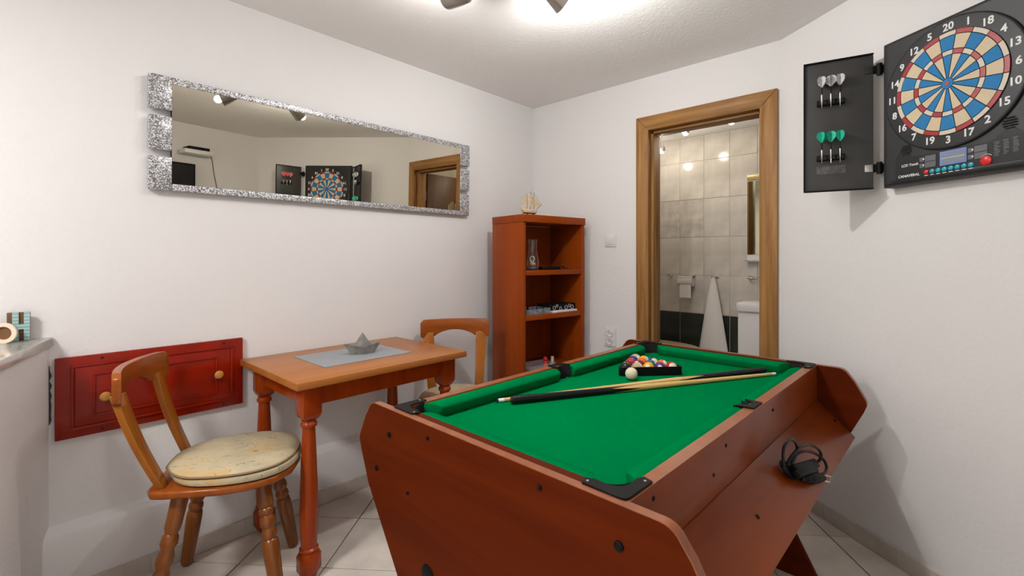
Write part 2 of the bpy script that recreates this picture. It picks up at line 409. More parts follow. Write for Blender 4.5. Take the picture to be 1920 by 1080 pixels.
# ------------------------------------------------------------------ bathroom behind the door
BX0, BX1, BY0, BY1, BZ = -2.15, -.60, YB+.12, 3.8, 2.17
struct('floor_bathroom', MB().box(BX0-.1, BX1+.1, BY0, BY1+.1, -.1, 0), M['floor_tile'])
struct('ceiling_bathroom', MB().box(BX0-.1, BX1+.1, BY0, BY1+.1, BZ, BZ+.08), M['ceiling'])
struct('wall_bathroom_left', MB().box(BX0-.1, BX0, BY0, BY1, 0, BZ), M['bath_tile'])
struct('wall_bathroom_right', MB().box(BX1, BX1+.1, BY0, BY1, 0, BZ), M['bath_tile'])
far = struct('wall_bathroom_far', MB().box(BX0-.1, BX1+.1, BY1, BY1+.1, 0, BZ), M['bath_grout'])
TW, TH = .196, .306
def tmesh(w_, h_, m): return MB().box(0, w_, -.004, 0, 0, h_).mesh('tile', m, bevel=.0015, seg=1)
tl = {k: tmesh(TW-.003, TH-.003, M[k]) for k in ('bath_tile','bath_tile_dark','decor_tile')}
for i in range(-3, 5):
    x = -1.626+TW*i
    for j in range(-3, 5):
        z0 = 1.049+TH*j; z1 = min(z0+TH, BZ); zz = max(z0, 0.0)
        x0, x1 = max(x, BX0), min(x+TW, BX1)
        k = 'bath_tile_dark' if z0 < .6 else ('decor_tile' if j == 1 and i in (-1,0) else 'bath_tile')
        if x1-x0 < .02 or z1-zz < .02: continue
        if x1-x0 > TW-.001 and z1-zz > TH-.001: link('tile', tl[k], far, (x+.0015, BY1, z0+.0015))
        else: obj('tile', MB().box(.0015, x1-x0-.0015, -.004, 0, .0015, z1-zz-.0015), M[k], far, (x0, BY1, zz), bevel=.0015, seg=1)
YT = BY1-.0045
# sink cabinet
t = thing('sink_cabinet', 'white washbasin cabinet standing in the bathroom beside the hanging towel', 'cabinet', (-.86,3.62,0))
obj('body', MB().box(-.215,.15,-.145,.17,.02,.82), M['white'], t, bevel=.004)
obj('door', MB().box(-.21,.145,-.163,-.146,.06,.80), M['white'], t, bevel=.003)
bs = obj('basin', MB().slab(rrect(-.225,.16,-.172,.172,.03), .822, .882), M['ceramic'], t, bevel=.008)
obj('tap', MB().tube([(0,.10,.884),(0,.10,.97),(0,.07,1.0),(0,.01,.99)], .011), M['chrome'], bs, smooth=True)
# bathroom mirror with lamp and shelf
t = thing('bathroom_mirror', 'bathroom wall mirror with brass topped frame above the washbasin', 'mirror', (-.86,YT,1.16))
obj('panel', MB().box(-.245,.2,-.012,-.001,.0,.65), M['white'], t)
obj('glass', MB().box(-.2445,.195,-.016,-.0125,.055,.60), M['dim_reflection'], t)
obj('top_strip', MB().box(-.245,.2,-.02,-.0125,.606,.646), mat('brass_strip',(.45,.33,.14),.3,metal=.6), t, bevel=.003)
obj('shelf', MB().box(-.245,.2,-.10,-.0125,.004,.012), M['clear'], t)
# towel on hook
t = thing('towel_hook', 'chrome wall hook holding up the white towel', 'hook', (-1.342,YT,1.04))
obj('plate', MB().slab_xz(rrect(-.03,.03,-.012,.012,.006), -.006, -.0005), M['chrome'], t, bevel=.001)
obj('peg', MB().tube([(0,-.006,0),(0,-.04,0),(0,-.05,.012)], .006), M['chrome'], t, smooth=True)
tw = MB(); nn = 40; rows = 14; vsx = []
for i in range(rows+1):
    t_ = i/rows; z = 1.036-t_*.62; wdt = .012+.105*t_**.85; dp = .010+.022*t_**.8
    for k in range(nn):
        a = 2*PI*k/nn; f_ = 1+.22*t_*math.sin(a*5+1)+.1*t_*math.sin(a*9)
        vsx.append((-1.342+wdt*math.cos(a)*(1+.05*math.sin(a*3)), YT-.045+dp*math.sin(a)*f_, z-.012*math.sin(a*3)*t_))
tw.add(vsx, [(i*nn+k, i*nn+(k+1)%nn, (i+1)*nn+(k+1)%nn, (i+1)*nn+k) for i in range(rows) for k in range(nn)]+[tuple(range(nn)), tuple(rows*nn+k for k in range(nn))])
tag(obj('towel', tw, M['towel'], smooth=True), 'white towel hanging in a cone from the bathroom hook', 'towel')
# other chrome pegs
for x, lb in ((-1.085, 'chrome wall peg beside the bathroom mirror, right of the towel'), (-1.70, 'chrome wall peg beside the door jamb, left of the toilet paper')):
    t = thing('wall_peg', lb, 'hook', (x,YT,1.04), 0, 'chrome pegs on the bathroom wall')
    obj('rosette', MB().lathe([(0,.016),(.006,.016)], (0,-.0005,0), (0,-1,0), 16), M['chrome'], t, smooth=True)
    obj('rod', MB().tube([(0,-.006,0),(0,-.06,0),(.05,-.065,0),(.09,-.065,0)] if x > -1.2 else [(0,-.006,0),(0,-.07,.004),(0,-.09,.004)], .007), M['chrome'], t, smooth=True)
# toilet paper
t = thing('toilet_paper_holder', 'chrome toilet paper holder with curved cover on pale tiles', 'paper holder', (-1.555,YT,.95))
cv = [(0,.0),(-.02,.005),(-.07,.012),(-.082,.03),(-.078,.07),(-.06,.093),(-.03,.10),(0,.102)]
obj('cover', MB().add([(x,y,z) for x in (-.058,.058) for y, z in cv], [(k,k+1,k+9,k+8) for k in range(7)]), M['chrome'], t, smooth=True, fix=False)
rl = thing('toilet_paper_roll', 'white toilet paper roll hanging under the chrome cover', 'paper roll', (-1.55,YT,.87))
obj('roll', MB().lathe([(0,.035),(.098,.035)], (-.049,-.042,.125), (1,0,0), 24), M['paper'], rl, smooth=True)
obj('loose_sheet', MB().box(-.046,.046,-.079,-.077,.0,.125), M['paper'], rl)
# toilet facing right from the left wall
t = thing('toilet', 'white toilet with beige lid in the bathroom below the paper holder', 'toilet', (-1.65,3.42,0))
def ell(cx, ax, ay, n=36): return [(cx+ax*math.cos(2*PI*k/n), ay*math.sin(2*PI*k/n)) for k in range(n)]
bw = MB(); n_ = 36; lay = [(.0,-.02,.20,.11),(.10,-.02,.19,.11),(.27,0,.24,.15),(.41,.0,.31,.185),(.481,0,.32,.19)]
bw.add([(*p, z) for z, cx, ax, ay in lay for p in ell(cx,ax,ay)], [(i*n_+k,i*n_+(k+1)%n_,(i+1)*n_+(k+1)%n_,(i+1)*n_+k) for i in range(4) for k in range(n_)]+[tuple(range(n_)),tuple(4*n_+k for k in range(n_))])
obj('bowl', bw, M['ceramic'], t, smooth=True)
obj('seat', MB().slab(ell(0,.328,.198), .483, .502), M['lid'], t, bevel=.006)
obj('lid', MB().slab(ell(0,.33,.20), .503, .528), M['lid'], t, bevel=.008)
obj('cistern', MB().box(-.49,-.335,-.19,.19,.40,.80), M['ceramic'], t, bevel=.02)
# bathroom ceiling spots
for x, y, z, lb in ((-1.407,3.384,2.10,'middle small glowing bathroom ceiling spotlight, seen left under the door head'), (-1.066,3.314,2.10,'small glowing bathroom ceiling spotlight nearest the right door jamb'), (-1.66,3.53,2.03,'small bathroom ceiling spotlight half hidden by the left door jamb')):
    t = thing('bathroom_spotlight', lb, 'spotlight', (x,y,z), 0, 'bathroom ceiling spotlights')
    obj('stem', MB().lathe([(0,.006),(BZ-z-.03,.006)], (0,0,.03), (0,0,1), 10), M['lamp_metal'], t, smooth=True)
    obj('shade', MB().lathe([(0,.012),(.012,.024),(.04,.028)], (.012,.012,.034), (-.4,-.4,-.7), 16, cap=False), M['lamp_metal'], t, smooth=True)
    obj('bulb', MB().sphere((0,0,.004), .022, 14, 10), M['bath_bulb'], t, smooth=True)
    ld = bpy.data.lights.new('bath_light', 'POINT'); ld.energy = BATH_W; ld.color = (1,.91,.78); ld.shadow_soft_size = .03
    lo = link('bath_light', ld, t, (-.02,-.03,-.035))

# ------------------------------------------------------------------ ceiling lamp with three spots, added fill lamp behind the camera
lamp = thing('ceiling_lamp', 'three headed metal ceiling spot lamp above the middle of the room', 'lamp', (-1.18,1.19,ZC))
obj('base', MB().lathe([(0,.085),(-.012,.085),(-.028,.05),(-.03,0.001)], (0,0,-.0005), (0,0,1), 28), M['lamp_metal'], lamp, smooth=True)
for hx, hy, pw, az, lo_ in ((-1.09,1.42,1.5,-.42,.058),(-1.08,.986,.5,-.42,.058),(-1.37,1.17,.5,.30,.018)):
    d = Vector((hx+1.18, hy-1.19, 0)); dn = d.normalized(); L_ = d.length
    aim = (dn*.9+Vector((0,0,az))).normalized()
    h = Vector((d.x, d.y, -.118))
    obj('arm', MB().tube([(dn.x*.03,dn.y*.03,-.025),(dn.x*.08,dn.y*.08,-.06),(h-aim*.065)], .006), M['lamp_metal'], lamp, smooth=True)
    hdm = obj('shade', MB().lathe([(0,.016),(.010,.026),(.05,.037),(.095,.046),(.112,.050),(.110,.047),(.05,.033),(.014,.022)], h-aim*.07, aim, 24, cap=False), M['lamp_metal'], lamp, smooth=True)
    obj('bulb', MB().sphere(h-aim*.012, .024, 16, 10), M['bulb'], hdm, smooth=True)
    ld = bpy.data.lights.new('lamp_light', 'POINT'); ld.energy = LAMP_W*pw; ld.color = (1,.982,.955); ld.shadow_soft_size = .022
    link('lamp_light', ld, lamp, h+aim*lo_)
fill_lamp = thing('added_fill_lamp', 'added round opal fill lamp on the ceiling behind the viewpoint', 'lamp', (-1.2,-.9,ZC))  # invented fixture, added to fill the room with soft light
obj('rim', MB().lathe([(0,.19),(-.03,.19),(-.03,.18)], (0,0,-.0005), (0,0,1), 36), M['lamp_metal'], fill_lamp, smooth=True)  # rim of the added fill lamp
obj('fill_lamp_diffuser', MB().lathe([(-.031,.18),(-.055,.15),(-.07,.08),(-.074,.005)], (0,0,0), (0,0,1), 36), mat('fill_lamp_glass', (.9,.9,.9), .3, emis=((1,.96,.91), 6)), fill_lamp, smooth=True)
ld = bpy.data.lights.new('fill_light', 'AREA'); ld.shape = 'DISK'; ld.size = .36; ld.energy = FILL_W; ld.color = (1,.982,.96)
link('fill_light', ld, fill_lamp, (0,0,-.085))

# ------------------------------------------------------------------ long mirror on the left wall
TILT = R(1.0)
mr = thing('wall_mirror', 'long wall mirror edged with silver glitter blocks above the dining table', 'mirror', (XW+.006,0,1.462))
mr.rotation_euler = (0, TILT, 0)
MH = .446; th_ = .022
obj('backing_board', MB().box(.0005, .012, .455, 1.957, .004, MH-.004), M['black'], mr)
obj('glass', MB().box(.0125, .0235, .4555, 1.9565, .0265, MH-.0265), M['mirror'], mr)
for z0, z1 in ((0,.026),(MH-.026,MH)): obj('glitter_strip', MB().box(.0125, .026, .456, 1.956, z0, z1), M['glitter'], mr, bevel=.001)
for y0, y1 in ((.38,.4545),(1.9575,2.03)):
    for z0 in (0, .157, .315): obj('glitter_block', MB().box(.0005, .028, y0, y1, z0, z0+.131), M['glitter'], mr, bevel=.002)

# ------------------------------------------------------------------ red hatch door on the left wall
rd = thing('wall_hatch', 'glossy dark red panelled wooden hatch door low on the left wall', 'hatch', (XW,.122,.557))
W_, H_ = .594, .287
obj('frame', MB().box(.0005,.018,0,W_,0,H_), M['red'], rd, bevel=.003)
def ring(y0,y1,z0,z1,t_,x0,x1):
    m = MB()
    for a in ((y0,y1,z0,z0+t_),(y0,y1,z1-t_,z1),(y0,y0+t_,z0+t_,z1-t_),(y1-t_,y1,z0+t_,z1-t_)): m.box(x0,x1,*a)
    return m
obj('outer_moulding', ring(.04,W_-.04,.028,H_-.028,.010,.0182,.024), M['red'], rd, bevel=.002)
obj('raised_panel', MB().slab_yz([(.051,.039),(W_-.051,.039),(W_-.051,H_-.039),(.051,H_-.039)], .0182, .0215), M['red'], rd, bevel=.001)
obj('inner_moulding', ring(.10,W_-.10,.066,H_-.066,.007,.0217,.0255), M['red'], rd, bevel=.0015)
for y in (.132, W_-.098): obj('knob', MB().lathe([(0,.008),(.008,.008),(.011,.015),(.018,.0175),(.024,.013),(.026,.003)], (.0218,y,H_/2-.01 if y<.3 else H_/2+.002), (1,0,0), 20), M['knob'], rd, smooth=True)
for y in (.125, W_-.075):
    for z in (.014, H_-.014): obj('screw', MB().lathe([(0,.005),(.002,.004)], (.0182,y,z), (1,0,0), 10), M['dark'], rd)

# ------------------------------------------------------------------ letters on the ledge
lt = thing('letter_block', 'brown letter block with teal striped letter H leaning by the wall', 'letter block', (XW+.02,.036,.9205)); lt.rotation_euler = (0,0,R(82))
obj('board', MB().box(-.027,.027,-.006,.006,0,.094), mat('brown_board',(.13,.055,.022),.5), lt, bevel=.001)
hm = MB().box(-.014,.001,-.011,-.0065,0,.094).box(.013,.027,-.011,-.0065,0,.094).box(.001,.013,-.011,-.0065,.038,.055)
obj('letter', hm, M['teal_stripes'], lt)
lt = thing('letter_block', 'brown round letter block with cream letter O on marble ledge', 'letter block', (-2.236,.006,.9205)); lt.rotation_euler = (0,0,R(62))
obj('board', MB().lathe([(0,.030),(.008,.030)], (0,.004,.033), (0,-1,0), 28), mat('brown_board_2',(.16,.07,.025),.5), lt)
rg = MB(); n_ = 28; rr = [(.033,-.012),(.021,-.012),(.021,-.0045),(.033,-.0045)]
rg.add([(r*math.cos(2*PI*k/n_), y, .033+r*math.sin(2*PI*k/n_)) for k in range(n_) for r, y in rr], [(4*k+j, 4*k+(j+1)%4, 4*((k+1)%n_)+(j+1)%4, 4*((k+1)%n_)+j) for k in range(n_) for j in range(4)])
obj('letter', rg, M['cream'], lt, smooth=True)

# ------------------------------------------------------------------ dining table
dt = thing('dining_table', 'small orange-brown wooden dining table with turned legs against the wall', 'table', (-1.983,1.105,0))
obj('tabletop', MB().box(-.297,.297,-.40,.40,.722,.75), M['dine'], dt, bevel=.004)
for y in (-.325,.325): obj('apron', MB().box(-.20,.20,y-.009,y+.009,.64,.7215), M['dine_leg'], dt)
for x in (-.222,.222): obj('apron', MB().box(x-.009,x+.009,-.29,.29,.64,.7215), M['dine_leg'], dt)
lg = MB()
lg.lathe([(.0,.020),(.012,.030),(.02,.034)], n=20)
lg.add(*(lambda pr: ([(r*math.cos(PI/4*k+PI/8)*1.0, r*math.sin(PI/4*k+PI/8), z) for z, r in pr for k in range(8)], [(i*8+k,i*8+(k+1)%8,(i+1)*8+(k+1)%8,(i+1)*8+k) for i in range(len(pr)-1) for k in range(8)]+[tuple(range(8)),tuple((len(pr)-1)*8+k for k in range(8))]))([(.018,.034),(.03,.043),(.085,.043),(.10,.034)]))
lg.lathe([(.098,.028),(.103,.034),(.110,.034),(.115,.028),(.125,.0285),(.22,.033),(.33,.032),(.46,.027),(.562,.0225),(.566,.029),(.576,.030),(.584,.024),(.590,.026)], n=24)
lgm = lg.mesh('leg', M['dine_leg'], smooth=True)
blk = MB().add([(sx*r,sy*r,z) for z, r in ((.588,.020),(.600,.030),(.615,.035),(.7215,.035)) for sx, sy in ((-1,-1),(1,-1),(1,1),(-1,1))], [(i*4+k,i*4+(k+1)%4,(i+1)*4+(k+1)%4,(i+1)*4+k) for i in range(3) for k in range(4)]+[(0,1,2,3),(12,13,14,15)]).mesh('leg_block', M['dine_leg'], bevel=.002)
for sx in (-1,1):
    for sy in (-1,1):
        l = link('leg', lgm, dt, (sx*.222, sy*.325, 0)); link('leg_block', blk, l)
rn = MB().box(-2.15,-1.85,.885,1.30,.7503,.7525)
tag(obj('table_runner', rn, M['runner']), 'plain grey rectangular table mat lying under the grey boat', 'table mat')
bt = thing('boat_ornament', 'grey concrete ornament shaped like a folded paper boat', 'ornament', (-1.985,1.128,.7526), R(70))
hl = MB().add([(-.083,0,.050),(.083,0,.050),(-.052,-.006,0),(.052,-.006,0),(-.052,.006,0),(.052,.006,0),(0,-.026,0),(0,.026,0),(0,-.040,.036),(0,.040,.036),(0,0,.03)],
   [(0,2,6,8),(8,6,3,1),(0,9,7,4),(9,1,5,7),(2,4,7,6),(6,7,5,3),(0,4,2),(1,3,5),(0,8,10),(8,1,10),(1,9,10),(9,0,10)])
obj('hull', hl, M['boat'], bt)
obj('sail', MB().add([(-.045,0,.031),(.045,0,.031),(0,-.022,.031),(0,.022,.031),(0,0,.098)], [(0,2,4),(2,1,4),(1,3,4),(3,0,4),(0,3,1,2)]), M['boat'], bt)

# ------------------------------------------------------------------ chairs (local +y is forward, x to the sitter's right)
def seat_outline():
    pts = []
    ctrl = [(-.135,-.205),(-.165,-.19),(-.178,-.15),(-.19,-.08),(-.205,.02),(-.198,.10),(-.165,.175),(-.10,.22),(0,.237)]
    full_ = ctrl+[(-x,y) for x, y in reversed(ctrl[:-1])]
    return full_
LEGP = [(0,.017),(.04,.022),(.12,.026),(.19,.027),(.22,.019),(.235,.024),(.26,.024),(.28,.018),(.31,.025),(.345,.026),(.38,.019),(.41,.025),(.44,.025),(.465,.019),(.48,.025),(.52,.027),(.62,.0265),(.97,.021),(1.0,.019)]
def chair(label, loc, rz, flipleg=False):
    c = thing('dining_chair', label, 'chair', loc, rz, 'wooden chairs at the dining table')
    so = seat_outline()
    obj('seat', MB().slab(so, .420, .445), M['chair_seat'], c, bevel=.008, seg=3)
    for sx in (-1,1):
        for sy in (-1,1):
            top = Vector((sx*.115, sy*.12+.005, .4195)); bot = Vector((sx*.185, sy*.19+.0, .006)); d = bot-top
            pr = LEGP
            if flipleg and sx == 1 and sy == -1: pr = [(0,.022),(.06,.026),(.27,.024),(.31,.019),(.33,.024),(.38,.026),(.42,.019),(.47,.025),(.52,.025),(.56,.019),(.60,.025),(.66,.025),(.70,.019),(.73,.024),(.80,.025),(.98,.021),(1,.019)]
            obj('leg', MB().lathe([(a*d.length, r) for a, r in pr], top, d, 14), M['chair_dark'], c, smooth=True)
        # curved flat post
        pm = MB(); secs = 8
        for i in range(secs+1):
            t_ = i/secs; z = .4455+t_*(.765-.4455); x = sx*(.128+.026*t_); y = -.165-.112*t_-.010*math.sin(PI*t_)
            wd = .023+.009*t_; tk = .011
            pm.v += [(x-wd,y-tk,z),(x+wd,y-tk,z),(x+wd,y+tk,z),(x-wd,y+tk,z)]
        pm.f += [(i*4+k,i*4+(k+1)%4,(i+1)*4+(k+1)%4,(i+1)*4+k) for i in range(secs) for k in range(4)]+[(0,1,2,3),tuple(secs*4+k for k in range(4))]
        obj('back_post', pm, M['chair'], c, bevel=.003)
    rm = MB(); K = 24
    for i in range(K+1):
        x = -.196+.392*i/K; u = abs(x)/.196
        y = -.305+.042*u*u
        arch = .732+.044*max(0, math.cos(PI/2*min(1,u/.62)))**.6
        topz = .838-(.018*max(0,(u-.88)/.12)**2)
        lo = arch if u < .93 else arch+.012*((u-.93)/.07)
        for dy, z in ((-.013,lo),(.013,lo),(.013,topz),(-.013,topz)): rm.v.append((x,y+dy,z))
    rm.f += [(i*4+k,i*4+(k+1)%4,(i+1)*4+(k+1)%4,(i+1)*4+k) for i in range(K) for k in range(4)]+[(0,1,2,3),tuple(K*4+k for k in range(4))]
    obj('backrest', rm, M['chair_seat'], c, bevel=.004)
    return c
def cushion(label, loc, rz):
    c = thing('seat_cushion', label, 'cushion', loc, rz, 'printed cushions on the chairs')
    so = [(x*.97, y*.94+.018) for x, y in [(-.052,-.205),(-.090,-.187),(-.128,-.163),(-.172,-.112),(-.194,-.035),(-.2,.04),(-.19,.11),(-.155,.175),(-.09,.215),(0,.23)]]
    so = so+[(-x,y) for x, y in reversed(so[:-1])]
    # resample smoothly
    P = [Vector((*p,0)) for p in so]; Q = []; n = len(P)
    for i in range(n):
        p0,p1,p2,p3 = P[i-1],P[i],P[(i+1)%n],P[(i+2)%n]
        for k in range(4):
            t_ = k/4; Q.append(.5*((2*p1)+(p2-p0)*t_+(2*p0-5*p1+4*p2-p3)*t_*t_+(3*p1-p0-3*p2+p3)*t_**3))
    n = len(Q)
    def pad(lay):
        m = MB()
        for s_, z in lay: m.v += [(q.x*s_, (q.y-.03)*s_+.03, z) for q in Q]
        m.f += [(i*n+k,i*n+(k+1)%n,(i+1)*n+(k+1)%n,(i+1)*n+k) for i in range(len(lay)-1) for k in range(n)]+[tuple(range(n)), tuple((len(lay)-1)*n+k for k in range(n))]
        return m
    obj('lower_pad', pad([(.93,.0),(.985,.006),(1.0,.016),(.985,.025),(.95,.027)]), M['fabric'], c, (.004,.006,0), smooth=True)
    obj('cover', pad([(.95,.0275),(.985,.030),(.99,.036),(.95,.044),(.8,.050),(.5,.054),(.2,.055)]), M['fabric'], c, (0,-.004,0), smooth=True)
    pp = [(q.x*.995, (q.y-.03)*.995+.026, .034) for q in Q]; pp.append(pp[0])
    obj('piping', MB().tube(pp, .0035, 6, 1), M['piping'], c, smooth=True)
CH1 = ((-1.925,.563,0), R(-29)); CH2 = ((-1.88,1.612,0), R(-127.5))
chair('honey-brown wooden chair in front of the red hatch with turned legs', *CH1, flipleg=True)
chair('honey-brown wooden chair between the dining table and the bookcase', *CH2)
cushion('cream printed round cushion on the chair before the red hatch', (CH1[0][0],CH1[0][1],.4455), CH1[1])
cushion('cream printed round cushion on the chair beside the bookcase', (CH2[0][0],CH2[0][1],.4455), CH2[1])

# ------------------------------------------------------------------ bookcase (local x along the front, y into the case)
bc = thing('bookcase', 'tall narrow orange-brown open bookcase in the corner', 'bookcase', (-1.855,2.098,0), R(81))
BW, BD, BH = .527, .308, 1.453
obj('side_panel', MB().box(0,.022,0,BD,0,BH-.046), M['case_v'], bc, bevel=.001)
obj('side_panel', MB().box(BW-.022,BW,0,BD,0,BH-.046), M['case_v'], bc, bevel=.001)
obj('top', MB().box(-.002,BW+.004,-.008,BD,BH-.0455,BH), M['case_h'], bc, bevel=.002)
obj('back_panel', MB().box(.0225,BW-.0225,BD-.006,BD,.001,BH-.046), M['case_v'], bc)
SH = (1.116,.843,.50,.10)
for z in SH: obj('shelf', MB().box(.0225,BW-.0225,.004,BD-.0065,z-.03,z), M['case_h'], bc, bevel=.001)
pin = MB().lathe([(0,.003),(.003,.0025)], (0,0,0), (-1,0,0), 8).mesh('shelf_pin', M['dark'])
for k in range(12):
    for y in (.05,.25): link('shelf_pin', pin, bc, (BW-.0221,y,.55+k*.07+(.012 if abs((.55+k*.07)-1.1)<.03 else 0)))
def bloc(x, y, z): 
    v = Matrix.Rotation(R(81),4,'Z') @ Vector((x,y,0)); return (-1.855+v.x, 2.098+v.y, z)
# ship model
sh = thing('ship_model', 'small model sailing ship with three masts on top of the bookcase', 'model ship', bloc(.105,.06,BH+.0003), R(81))
hp = [(-.062,.040),(.060,.038),(.052,.025),(.045,.016),(-.050,.016),(-.058,.028)]
obj('hull', MB().slab_xz(hp,-.013,.013), M['ship'], sh, bevel=.003)
obj('keel', MB().box(-.050,.044,-.008,.008,.011,.0162), M['ship_dark'], sh)
obj('stand', MB().box(-.022,-.017,-.006,.006,0,.0112).box(.026,.031,-.006,.006,0,.0112), M['ship_dark'], sh)
obj('cabin', MB().box(-.056,-.03,-.009,.009,.0402,.052), M['ship'], sh, bevel=.001)
for x, h_ in ((-.022,.135),(.006,.152),(.036,.148)): obj('mast', MB().lathe([(0,.0016),(h_-.04,.0009)], (x,0,.0395), (0,0,1), 8), M['ship_dark'], sh)
obj('bowsprit', MB().tube([(.055,0,.042),(.098,0,.073)], .0016), M['ship_dark'], sh)
def sail(pts, y): return obj('sail', MB().slab_xz(pts, y-.0008, y+.0008), M['ship'], sh)
sail([(-.060,.06),(-.024,.06),(-.024,.128),(-.060,.10)], .0)
sail([(-.020,.055),(.002,.055),(.002,.128),(-.020,.128)], -.004)
sail([(.009,.055),(.031,.055),(.031,.118),(.009,.118)], -.004)
sail([(.040,.058),(.082,.060),(.042,.12)], 0); sail([(.066,.060),(.094,.072),(.044,.126)], .004)
obj('rigging', MB().tube([(.036,0,.14),(.098,0,.073)], .0006).tube([(-.022,0,.132),(-.060,0,.10)], .0006).tube([(.006,0,.145),(.036,0,.12)], .0006).tube([(.012,-.006,.075),(.022,-.006,.10),(.012,-.006,.115)], .001), M['ship_dark'], sh)
# glass with figurine
gv = thing('hurricane_glass', 'clear curvy glass vase on the top shelf of the bookcase', 'vase', bloc(.128,.06,1.1163))
gp = [(.0,.030),(.003,.036),(.03,.041),(.05,.043),(.08,.037),(.12,.029),(.16,.028),(.19,.034),(.19,.0325),(.16,.0265),(.12,.0275),(.08,.0355),(.05,.0415),(.03,.0395),(.006,.034),(.005,.001)]
obj('glass_wall', MB().lathe(gp, n=32, cap=False), M['glass'], gv, smooth=True)
fg = thing('figurine', 'tiny pale seaside figurine inside the glass vase', 'figurine', bloc(.128,.06,1.1225))
obj('body', MB().sphere((0,0,.030),.016,16,10,(1.3,.9,.9)), mat('figurine_sand',(.6,.4,.18),.5), fg, smooth=True)
obj('base', MB().lathe([(0,.022),(.006,.024),(.016,.014)], n=16), mat('figurine_blue',(.10,.22,.42),.5), fg, smooth=True)
obj('ring', MB().tube([(.017*math.cos(2*PI*k/20),-.004,.062+.017*math.sin(2*PI*k/20)) for k in range(21)], .004, 8, 1), mat('figurine_white',(.75,.78,.78),.4), fg, smooth=True)
bk = thing('black_case', 'flat black case lying on the top shelf beside the glass vase', 'case', bloc(.295,.08,1.1163), R(81))
obj('case', MB().slab(rrect(-.09,.07,-.035,.035,.02), 0, .018), M['black'], bk, bevel=.004)
obj('strap', MB().tube([(.02,-.04,.02),(.07,-.045,.022),(.10,-.02,.012),(.13,-.03,.006)], .004), M['dark'], bk, smooth=True)
# shelf two: clear box of pieces, black game box with white rings
cb = thing('clear_box', 'clear plastic box of small dark pieces on the middle shelf', 'box', bloc(.142,.075,.8433), R(81))
bxm = MB().box(-.095,.095,-.06,.06,0,.002)
for a in ((-.095,.095,-.06,-.058),(-.095,.095,.058,.06),(-.095,-.093,-.058,.058),(.093,.095,-.058,.058)): bxm.box(*a, .002, .035)
obj('tray', bxm, M['clear'], cb)
for k, (x, y, r, c, lb) in enumerate(((-.06,.0,.013,'dark','dark grey game piece at the left end of the clear plastic box'),(-.025,.02,.014,'black','black game piece at the back left of the clear plastic box'),(.01,-.01,.013,'seg_blue','blue game piece in the clear plastic box on the middle shelf'),(.045,.015,.015,'dark','dark grey game piece at the back right of the clear plastic box'),(.07,-.02,.012,'black','black game piece at the right end of the clear plastic box'),(-.02,-.025,.012,'seg_red','red game piece in the clear plastic box on the middle shelf'))):
    pc = thing('game_piece', lb, 'game piece', bloc(.142+x,.075+y,.8455), 0, 'game pieces in the clear box')
    obj('body', MB().lathe([(0,r),(.006,r),(.012,r*.5),(.022,r*.35),(.028,r*.5),(.036,r*.45),(.042,.002)], n=14), M[c], pc, smooth=True)
gb = thing('game_box', 'black box patterned with white rings on a white tray, middle shelf', 'box', bloc(.378,.085,.8433), R(81))
obj('tray', MB().box(-.115,.10,-.07,.07,0,.012), M['white'], gb, bevel=.002)
obj('lid', MB().box(-.13,.105,-.045,.065,.0125,.05), M['black'], gb, bevel=.002)
for k, (x, z, r) in enumerate(((-.085,.028,.011),(-.03,.022,.010),(.02,.026,.012),(.05,.036,.010),(.075,.026,.012),(-.06,.04,.008))):
    obj('printed_ring', MB().tube([(x+r*math.cos(2*PI*q/18),-.0455,z+r*math.sin(2*PI*q/18)) for q in range(19)], .0012, 6, 1), M['num'], gb)
# lower shelf: clear tray with red item
cb2 = thing('clear_tray', 'clear shallow plastic tray on the lower bookcase shelf', 'tray', bloc(.18,.075,.5003), R(81))
bxm = MB().box(-.10,.10,-.06,.06,0,.002)
for a in ((-.10,.10,-.06,-.058),(-.10,.10,.058,.06),(-.10,-.098,-.058,.058),(.098,.10,-.058,.058)): bxm.box(*a, .002, .03)
obj('tray', bxm, M['clear'], cb2)
ri = thing('red_figure', 'small red plastic game figure in the tray on the lower shelf', 'game piece', bloc(.235,.06,.5025))
obj('body', MB().lathe([(0,.018),(.008,.018),(.02,.009),(.038,.008),(.044,.014),(.056,.013),(.064,.002)], n=18), M['red_btn'], ri, smooth=True)
ri = thing('pale_figure', 'small pale cylinder standing beside the red game figure', 'game piece', bloc(.305,.07,.5003))
obj('body', MB().lathe([(0,.012),(.05,.010),(.055,.012)], n=16), M['cream'], ri, smooth=True)

# ------------------------------------------------------------------ switch and sockets on the back wall
sw = thing('light_switch', 'white square light switch on the wall left of the door', 'switch', (-1.625,YB,1.265))
obj('plate', MB().slab_xz(rrect(-.040,.040,0,.080,.006), -.008, -.0005), M['white'], sw, bevel=.002)
obj('rocker', MB().slab_xz(rrect(-.028,.028,.014,.066,.003), -.0125, -.0082), M['white'], sw, bevel=.0015)
sk = thing('wall_socket', 'white double wall socket on the wall above the far table corner', 'socket', (-1.625,YB,.612))
obj('plate', MB().slab_xz(rrect(-.040,.040,0,.122,.006), -.010, -.0005), M['white'], sk, bevel=.002)
for z in (.033,.086):
    s_ = obj('outlet', MB().lathe([(0,.0225),(.006,.0225),(.006,.019),(.001,.018)], (0,-.0102,z), (0,-1,0), 24), M['white'], sk, smooth=True)
    for dx in (-.008,.008): obj('pin_hole', MB().lathe([(0,.003),(.0008,.003)], (dx,-.0115,z), (0,-1,0), 8), M['void'], s_)

